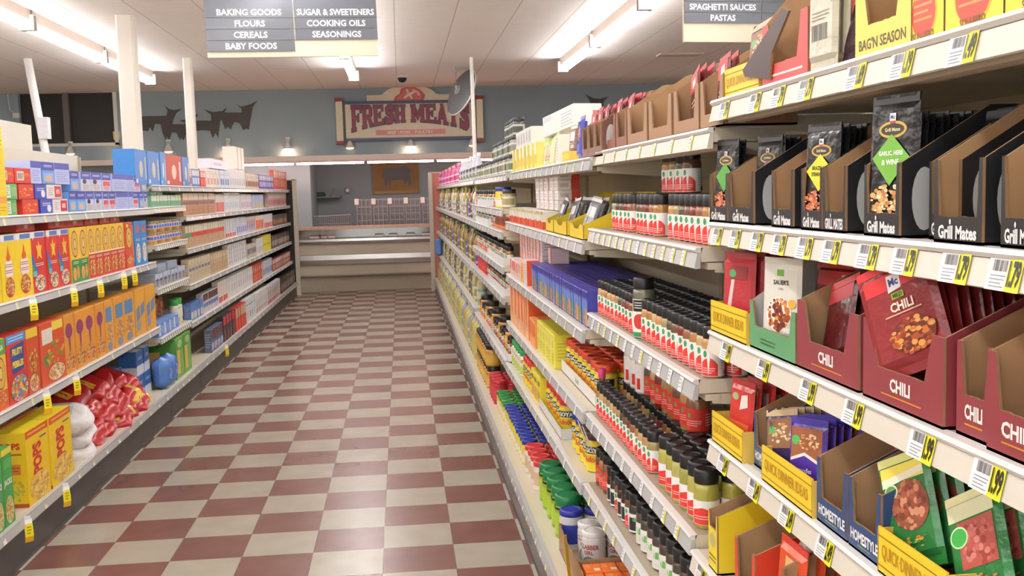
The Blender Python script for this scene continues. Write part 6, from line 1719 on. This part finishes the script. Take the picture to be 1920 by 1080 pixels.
# top shelf: small dessert boxes in tiers, breakfast pastry boxes
sm = {'green': ('5aa85a', [('r', .05, .1, .55, .9, 'd8e4d0'), ('l', .1, .2, .5, .8, '8a9a86', 4), ('r', .6, .2, .95, .8, '8ab87a')]), 'red': ('d0342e', [('r', .12, .2, .55, .8, 'e8dcd4'), ('b', .16, .3, .5, .7, '6a5a54'), ('f', .75, .45, .2, .35, ['e8b83a', 'e89a3a'], 8)]), 'redy': ('cf3a2a', [('f', .5, .5, .42, .36, ['e8b03a', 'e8863a', 'd8602e'], 16)]), 'blue': ('3a4ab0', [('l', 0.15, 0.52, 0.85, 0.78, 'f0f0f4', 2), ('e', .7, .35, .18, .25, 'e8e8ee')]), 'wr': ('e6e0de', [('r', .5, .1, .95, .9, 'c8343a'), ('t', 'BITE', .72, .5, .3, 'f4ece8', .4, .04), ('l', .08, .2, .42, .8, 'a8a4a4', 4)])}
tiers_ = [[('green', 16, 40), ('redy', 50, 79), ('blue', 82, 105), ('wr', 107, 134)], [('green', 12, 42), ('redy', 45, 73), ('blue', 74, 94), ('wr', 95, 124)], [('red', 8, 38), ('red', 39, 68)]]
for t, row in enumerate(tiers_):
    for i, (k, a, b_) in enumerate(row):
        one(LA3, a, b_, 'snack_box', .070, sm[k][0], sm[k][1], f'{ {"green": "green", "red": "red bar-coded", "redy": "red and yellow", "blue": "deep blue", "wr": "white and red"}[k]} small snack box, {("bottom", "middle", "top")[t]} tier, {ORD[i]} from the yellow board', 'snack box', d=.13, dz=.072 * t, group='small snack boxes in tiers', top='d8c8c0')
pt = [('r', 0, .62, 1, 1, '3a4aa8'), ('l', 0.15, 0.76, 0.85, 0.88, 'f0f0f6', 2)]
PT = {'a': ('6a9ad8', pt + [('r', .1, .1, .9, .5, '8ab8e8'), ('e', .5, .25, .3, .15, 'd8b090')]), 'b': ('c8d0e8', pt + [('e', .35, .5, .2, .12, '2a2a34'), ('r', .2, .08, .8, .35, 'c8b8b0')]), 'c': ('c8d0ee', pt + [('r', .1, .3, .9, .55, 'd84a4a'), ('e', .5, .2, .3, .14, 'd8a0a0')]), 'd': ('b8c4ec', [('r', 0, .7, 1, 1, '4a56b0'), ('l', .1, .1, .9, .62, '8a98d0', 5)])}
up = [('d', 70, 89), ('a', 90, 112), ('d', 113, 139), ('a', 141, 158), ('b', 160, 178), ('b', 179, 197), ('c', 199, 216), ('d', 218, 243), ('d', 245, 258), ('c', 259, 270), ('a', 271, 281)]
lo = [('a', 135, 150), ('a', 151, 167), ('b', 168, 183), ('b', 184, 198), ('c', 199, 210), ('c', 211, 223), ('d', 224, 246), ('d', 247, 254), ('c', 255, 265), ('a', 266, 274), ('b', 275, 282)]
for t, row in ((0, lo), (1, up)):
    for i, (k, a, b_) in enumerate(row):
        one(LA3, a, b_, 'toaster_pastry_box', .108, PT[k][0], PT[k][1], f'{ {"a": "sky blue", "b": "pale blue black-dotted", "c": "pale blue and red", "d": "pale violet"}[k]} toaster pastry box, {ORD[i]} from the snack boxes, {("bottom", "top")[t]} tier', 'toaster pastry box', d=.13, dz=.110 * t + (.035 if (t == 1 and a < 135) else 0), group='toaster pastry boxes', top='b8c0e0')
for i, (a, b_) in enumerate(((140, 165),)):
    pass
# yellow board at the near end of the top shelf
yy = LA3.y(8)
r = empty('yellow_promotion_board', (LXS + .004, yy - .10, 1.485))
b = MB(); b.box(-.004, -.18, 0, 0, .135, .30, P('f0cf2a')); mp = face((0, -.18, 0), (0, 1, 0), (0, 0, 1), (1, 0, 0))
b.art(mp, .315, .30, [('r', .1, .22, .98, .32, 'e8a03a'), ('l', .1, .05, .95, .18, 'c8a41e', 3), ('l', .2, .45, .85, .9, 'e0bc22', 3)]); b.build('board', r)
b = MB(); b.prism([(0, 0), (.16, 0), (.16, .03), (.145, .05), (.155, .08), (.14, .11), (0, .11)], (V((.004, -.04, .30)), V((0, 1, 0)), V((0, 0, 1)), V((1, 0, 0))), .003, P('f2e02a')); b.art(face((.004, -.04, .30), (0, 1, 0), (0, 0, 1), (1, 0, 0)), .16, .11, [('l', .1, .55, .9, .9, 'b8a81e', 2), ('l', .1, .1, .9, .4, 'b8a81e', 2)]); b.build('header_card', r)
tag(r, 'tall yellow promotion board at the near end of the top cereal bay shelf', 'board')


# yellow curved tags hanging from the rails
def wob():
    r_ = empty('hanging_price_flag')
    b = MB()
    prof = [(.0, .0), (.006, -.02), (.013, -.05), (.014, -.075), (.008, -.10)]
    for i in range(4):
        (a0, z0), (a1, z1) = prof[i], prof[i + 1]
        m = WHITE if i == 0 else P('f0df2a') if i < 3 else P('e8b02a')
        for s_ in (0, 1):
            q = [(-.018, -a0 - s_ * .001, z0), (.018, -a0 - s_ * .001, z0), (.018, -a1 - s_ * .001, z1), (-.018, -a1 - s_ * .001, z1)]
            b.poly(q if s_ else q[::-1], m)
    b.art(lambda x, y, off: V((-.012 + x, -.0135 - off - .001, -.072 + y)), .024, .05, [('l', .1, .1, .9, .9, '9a8a1a', 3)])
    b.build('curved_card', r_)
    b = MB(); b.box(-.014, -.003, -.004, .014, .004, .012, C('e8e8e6', .3)); b.build('clip', r_)
    return r_


for sh, pxs, nm in ((LA2, (54, 131, 181, 226, 246), 'upper cereal shelf'), (LA1, (80, 136), 'lower cereal shelf'), (LAD, (44, 116, 421), 'bottom cereal deck')):
    for i, p in enumerate(pxs):
        o = inst('wob', wob); sh.put(o, sh.y(p), -.014, -.012, R(-48))
        tag(o, f'yellow curved price flag hanging from the {nm} rail, {ORD[i]} from the near end', 'price flag', 'yellow price flags')

# ------------------------------------------------------------------ narrow bay
bigb = lambda c, acc: carton('formula_box', .26, .16, .235, c, [('e', .5, .55, .10, .20, acc), ('r', .1, .05, .25, .15, 'd8e4f0'), ('r', .8, .1, .9, .85, '7ab0e0')], [('r', .1, .1, .9, .9, c)])
for i, (a, b_, c, ac, nm) in enumerate(((259, 281, '3f86cc', 'c8c0a8', 'blue'), (282, 305, '3f86cc', 'c8c0a8', 'blue'), (306, 316, '4a90d0', 'd8e4f0', 'blue'), (317, 346, 'b8402e', 'e8d0c0', 'brick red'), (347, 359, '3f80c4', 'd8d8c0', 'blue'))):
    one(LB5, a, b_, 'baby_food_box', .235 if i != 2 else .245, c, [('e', .5, .45, .14, .24, ac), ('r', .05, .05, .2, .16, 'd8dce4'), ('r', .82, .15, .92, .8, ac)], f'large {nm} box on top of the narrow bay, {ORD[i]} from the near end', 'box', d=.14, group='large boxes over the narrow bay', top='6aa0d8')
gnb = carton('baby_food_box', .085, .10, .085, '7ab08a', [('r', .05, .5, .95, .98, 'dbe6d2'), ('f', .5, .25, .4, .2, ['3f8a4e', '2f7a3e', '8ac08a'], 10)], None, 'd0dcc0')
run(LB4, 7.55, 8.55, 11, 'gnb', lambda k: gnb(), 'small green and white box', 'box', 'small green boxes', 'green box shelf', .02, px=False)
gnb2 = carton('baby_food_box', .18, .12, .05, '8ab898', [('l', .1, .2, .9, .8, '3f6a4a', 2)])
run(LB4, 7.55, 7.95, 2, 'gnb2', lambda k: gnb2(), 'flat green box on the small green ones', 'box', 'flat green boxes', 'green box shelf', .02, .087, px=False)
bj = {c: jar('baby_food_jar', .034, .082, .016, c, '8a8a7a', 'b8bcd8', (.40, .9), [('r', .35, .2, .6, .8, '5a68a8')], 1.0, .032, n=12, turn=-.9) for c in ('c8883a', 'd8b050', 'b8702e')}
run(LB3, 7.55, 8.56, 12, ['c8883a', 'd8b050', 'b8702e'], lambda k: bj[k](), 'amber baby food jar', 'jar', 'amber baby food jars', 'baby jar shelf', .02, px=False, tiers=2, th=.083)
bx1 = carton('carton', .11, .12, .10, 'a8b0c0', [('r', 0, .55, 1, 1, 'c0c8d8'), ('r', .2, .1, .8, .5, '8a7a6a'), ('p', [(.1, .5), (.5, .7), (.9, .5), (.9, .6), (.1, .6)], '5a6a9a')], None, 'b8c0cc')
run(LB2, 7.55, 8.56, 8, 'bx1', lambda k: bx1(), 'blue-grey carton', 'carton', 'blue-grey cartons', 'blue carton shelf', .02, px=False)
bx2 = carton('carton', .30, .16, .06, '8a96a8', [('r', .05, .2, .95, .9, '9aa6b8')], None, 'aab4c0')
run(LB2, 7.60, 8.30, 2, 'bx2', lambda k: bx2(), 'long blue-grey carton laid on the others', 'carton', 'long blue-grey cartons', 'blue carton shelf', .02, .102, px=False)
sbg = bag('snack_bag', .17, .08, .17, '8a4a2a', [('r', .2, .2, .8, .7, 'b86a2e')], seed=90, lump=.2)
run(LB1, 7.56, 8.2, 4, 'sbg', lambda k: sbg(), 'brown crinkled snack bag', 'snack bag', 'brown snack bags', 'snack bag shelf', .12, px=False, tiers=2, th=.10)
bp_ = carton('baby_wipes_pack', .17, .10, .10, '6a90d8', [('r', .1, .1, .4, .9, 'd8e0f0'), ('e', .7, .5, .2, .3, '8ab0e8')], None, '7aa0e0')
run(LB1, 7.54, 8.2, 4, 'bp_', lambda k: bp_(), 'bright blue wipes pack', 'wipes pack', 'bright blue wipes packs', 'snack bag shelf', .015, px=False)
gb_ = jar('green_lidded_bottle', .04, .20, .05, 'd8d8cc', '3fa04a', 'e0e0d0', (.1, .8), [('r', .3, .1, .7, .4, 'c8302a')], 1.0, .036)
run(LB1, 8.25, 8.5, 2, 'gb_', lambda k: gb_(), 'white bottle with green lid', 'bottle', 'green-lidded white bottles', 'snack bag shelf', .03, px=False)

# ------------------------------------------------------------------ baking bay
_bk = {}
def bake(name, h, base, els, w_=.125, kind='box'):
    k = (name, h, base, str(els), w_)
    if k not in _bk:
        _bk[k] = (carton(name, w_, .06, h, base, els, [('l', .15, .2, .85, .85, 'a8a090', 6)]) if kind == 'box' else bag(name, w_ * 1.02, .08, h, base, (), seed=len(_bk), lump=.05, foil=False, n=8))
    return k, _bk[k]


def stock(sh, items):
    """(px from, px to, name, height, base, print, description, width, kind)"""
    for (a, b_, name, h, base, els, desc, w_, kind) in items:
        ya, yb = sorted((sh.y(a), sh.y(b_)))
        ya, yb = max(ya, 8.63), min(yb, 16.5)
        n = max(1, int(round((yb - ya) / (w_ + .012))))
        k, fn = bake(name, h, base, els, w_, kind)
        run(sh, ya, yb, n, str(k), lambda kk, f=fn: f(), desc, name.replace('_', ' '), desc + ' run', None, .02, px=False)


wl = lambda c, c2='e8e4dc': [('r', .1, .62, .9, .92, c2), ('r', .15, .15, .85, .5, c), ('l', .2, .66, .8, .9, c, 2)]
stock(LC5, [(352, 366, 'cocoa_box', .15, 'c8a090', wl('8a5a7a'), 'pink-brown cocoa box', .12, 'box'), (366, 380, 'milk_carton', .15, '4a78b8', wl('c8d8ec'), 'blue milk powder carton', .12, 'box'), (381, 391, 'syrup_tin', .14, 'd83a34', wl('e86a5a'), 'bright red syrup tin', .12, 'box'), (393, 416, 'cake_box', .17, 'e8e0d8', wl('d8a080'), 'cream cake decorating box', .14, 'box'), (418, 434, 'sweetener_box', .17, 'd8e0ec', wl('5a7ab8'), 'blue and white sweetener box', .13, 'box'), (435, 464, 'sweetener_bag', .20, 'e6e4e2', wl('c8c8d0'), 'tall white sweetener box', .14, 'box'), (465, 489, 'cocoa_tin', .17, 'd8c0a0', wl('7a3a2e'), 'brown and cream cocoa tin', .12, 'box'), (490, 516, 'baking_bar_box', .18, '5a48b0', wl('d8d0ec'), 'violet baking chip bag', .13, 'box'), (517, 541, 'display_box', .27, 'd8583a', wl('e8a08a'), 'tall orange red display box', .2, 'box')])
one(LC5, 400, 432, 'cake_box', .09, 'e4e2ec', [('l', 0.15, 0.35, 0.65, 0.65, '6a70b0', 2)], 'wide white box lying over the cream cake boxes', 'box', d=.12, dz=.175)
one(LC5, 446, 462, 'sweetener_box', .24, 'eae4d8', [('r', .3, 0, .4, 1, 'd0a890'), ('r', .65, 0, .75, 1, 'd0a890')], 'tall striped white box standing on the sweetener boxes', 'box', d=.12, dz=.202)
bro = [('r', .05, .70, .95, .98, 'e0d4b8'), ('r', .05, .48, .95, .66, '8a6a6a'), ('f', .5, .25, .42, .2, ['a8623a', '8a4a2a', 'c8885a'], 14)]
stock(LC4, [(346, 408, 'brownie_mix_box', .185, 'c89a7a', bro, 'brown brownie mix box', .10, 'box'), (409, 425, 'cake_mix_box', .175, 'e0d4cc', [('r', .05, .05, .95, .55, 'd84038'), ('r', .4, .1, .6, .5, 'f0e8e0')], 'white and red cake mix box', .11, 'box'), (426, 455, 'frosting_box', .19, 'e8e8e6', wl('d0d4dc'), 'plain white mix box', .12, 'box'), (456, 476, 'frosting_box', .175, 'e4e2e4', wl('d8b8c0'), 'white and pink mix box', .12, 'box'), (477, 498, 'cake_mix_box', .17, 'b8c4e4', [('r', .05, .05, .95, .45, 'd8c8a0')], 'lilac and sand cake mix box', .14, 'box'), (508, 540, 'candle_pack', .20, 'd0b0a8', wl('b8384a'), 'pink and gold decorating pack', .13, 'box')])
cmb = [('r', .05, .68, .95, .98, 'ddd4bc'), ('r', .0, .46, 1, .66, 'd84a44'), ('f', .5, .24, .42, .2, ['c89a70', 'b87a4a', 'e0c09a'], 14)]
cmg = [('r', .05, .68, .95, .98, 'ddd4bc'), ('r', .0, .46, 1, .66, '4a9a6a'), ('f', .5, .24, .42, .2, ['c89a70', 'b87a4a', 'e0c09a'], 14)]
stock(LC3, [(354, 365, 'cake_mix_box', .185, 'c8a888', cmg, 'green-banded beige cake mix box', .10, 'box'), (365, 426, 'cake_mix_box', .185, 'c8a888', cmb, 'red-banded beige cake mix box', .10, 'box'), (427, 447, 'flour_bag', .19, 'e4e0da', [('r', .1, .05, .9, .25, 'd83a3a'), ('r', .1, .3, .25, .9, '5a6ab8')], 'white flour sack with red foot', .13, 'box'), (448, 466, 'sugar_bag', .19, 'dcdaea', wl('8a88c8'), 'white and violet sugar sack', .12, 'box'), (467, 483, 'mix_pouch', .18, 'd8ccd0', [('p', [(.1, .1), (.9, .6), (.9, .9), (.1, .4)], '6a4a90'), ('e', .6, .6, .2, .14, 'd8702e')], 'white pouch with diagonal violet band', .12, 'box'), (484, 498, 'sugar_bag', .18, 'ecd4c4', [('r', .1, .1, .9, .7, 'e8703a')], 'orange and white sugar box', .13, 'box'), (499, 515, 'sugar_bag', .18, 'e4dcdc', [('r', .1, .05, .9, .4, 'd83a44')], 'white sack with crimson foot', .13, 'box'), (516, 541, 'cocoa_tin', .15, '4a3a34', [('e', .5, .4, .35, .25, 'd89a2e'), ('r', .6, .5, .9, .9, '4a5aa0')], 'dark cocoa tin with gold spot', .16, 'box')])
stock(LC2, [(360, 400, 'cornmeal_bag', .20, 'd0bfa0', [('r', .1, .5, .9, .62, '6a6a90'), ('l', .15, .1, .85, .4, 'b09a7a', 3), ('r', .1, .8, .9, .95, 'dccfb0')], 'beige cornmeal sack', .12, 'box'), (400, 432, 'cornmeal_bag', .19, 'c8ae8a', [('r', .15, .1, .85, .5, 'b8946a'), ('r', .1, .7, .9, .9, 'd8c8a8')], 'tan cornmeal sack', .12, 'box'), (433, 467, 'flour_bag', .225, 'eae8e6', [('r', .55, .1, .72, .9, '5a4a4a'), ('l', .1, .1, .45, .9, 'c8c4c4', 4)], 'tall white flour sack', .13, 'box'), (468, 485, 'flour_bag', .16, 'cdbfa8', [('r', .1, .3, .9, .7, '6a6a8a')], 'low tan flour sack with grey band', .12, 'box'), (486, 497, 'flour_bag', .20, 'e4e2de', wl('c8c8c8'), 'white flour sack by the yellow ones', .13, 'box'), (498, 512, 'starch_box', .21, 'e8d83a', [('r', .3, .4, .7, .5, '4a4a3a')], 'bright yellow starch box', .14, 'box'), (513, 545, 'molasses_jar', .17, '4a3028', [('r', .1, .2, .9, .6, 'b8a898')], 'dark molasses carton', .15, 'box')])
stock(LC1, [(364, 386, 'pudding_box', .14, '5a80c0', [('r', .1, .1, .9, .5, 'd8d0c0')], 'blue and sand pudding box', .12, 'box'), (387, 414, 'pudding_box', .17, 'd0c8d0', [('r', .05, .62, .95, .98, '5a3428'), ('r', .05, .3, .95, .5, '5a78b0')], 'brown-topped pudding box', .12, 'box'), (415, 432, 'sugar_bag', .21, 'e8e0d8', [('r', .1, .05, .9, .3, 'd84a3a'), ('r', .3, .4, .5, .9, 'd8b88a')], 'white sugar sack with red foot', .12, 'box'), (433, 478, 'sugar_bag', .21, 'e8e6e2', [('e', .5, .45, .25, .2, 'c8c0c0'), ('r', .3, .7, .7, .9, 'd8d0d0')], 'plain white sugar sack', .14, 'box'), (479, 496, 'flour_bag', .21, 'd8502e', [('e', .5, .7, .25, .15, 'e8d8c8'), ('r', .2, .1, .8, .4, 'e8a08a')], 'orange red flour sack', .14, 'box'), (497, 514, 'flour_bag', .20, 'ccd2de', wl('6a80a8'), 'grey-blue flour sack', .14, 'box'), (515, 548, 'spice_carton', .16, 'a84438', wl('d8a090'), 'dark red carton', .15, 'box')])
stock(LCD, [(402, 424, 'muffin_mix_box', .20, '5a6a88', [('r', .05, .55, .95, .98, '6a3428'), ('r', .05, .1, .95, .4, 'a8c0d8'), ('r', .5, .05, .8, .2, 'c83a34')], 'blue and maroon muffin mix box', .14, 'box'), (425, 446, 'pancake_mix_box', .24, '3a3038', [('r', .05, .65, .95, .98, 'c82a38'), ('f', .5, .3, .4, .25, ['d87a4a', '3a4a90', 'c84a3a'], 12)], 'dark pancake mix box with red top', .14, 'box'), (447, 466, 'pancake_mix_box', .24, 'd03834', [('r', .05, .55, .95, .95, 'c8b890'), ('e', .5, .3, .3, .2, 'd85a4a')], 'red and sand pancake mix box', .15, 'box'), (467, 484, 'flour_bag', .25, 'e2e4e6', [('r', .1, .72, .9, .76, '3a4a6a'), ('r', .45, .2, .6, .45, '2a2a34')], 'large white flour sack with thin blue line', .17, 'box'), (485, 505, 'flour_bag', .24, 'e6e4de', [('r', .2, .1, .8, .3, 'd8a0a0'), ('r', .3, .4, .7, .7, 'c8c8c0')], 'large white flour sack with pink foot', .16, 'box'), (506, 530, 'flour_bag', .23, 'd8d4d8', [('e', .5, .6, .3, .15, 'd8b83a'), ('r', .1, .05, .9, .25, 'c84a44'), ('r', .7, .3, .9, .9, '7a78b0')], 'large mixed-colour flour sack', .16, 'box'), (531, 556, 'oil_carton', .22, '2e2624', [('r', .2, .2, .8, .6, 'b8a090')], 'dark carton near the end panel', .17, 'box')])
end_panel('L', -2.75, -1.64, 16.57, 1.80, '26211e', 'dark end panel with cream edge closing the cereal run')
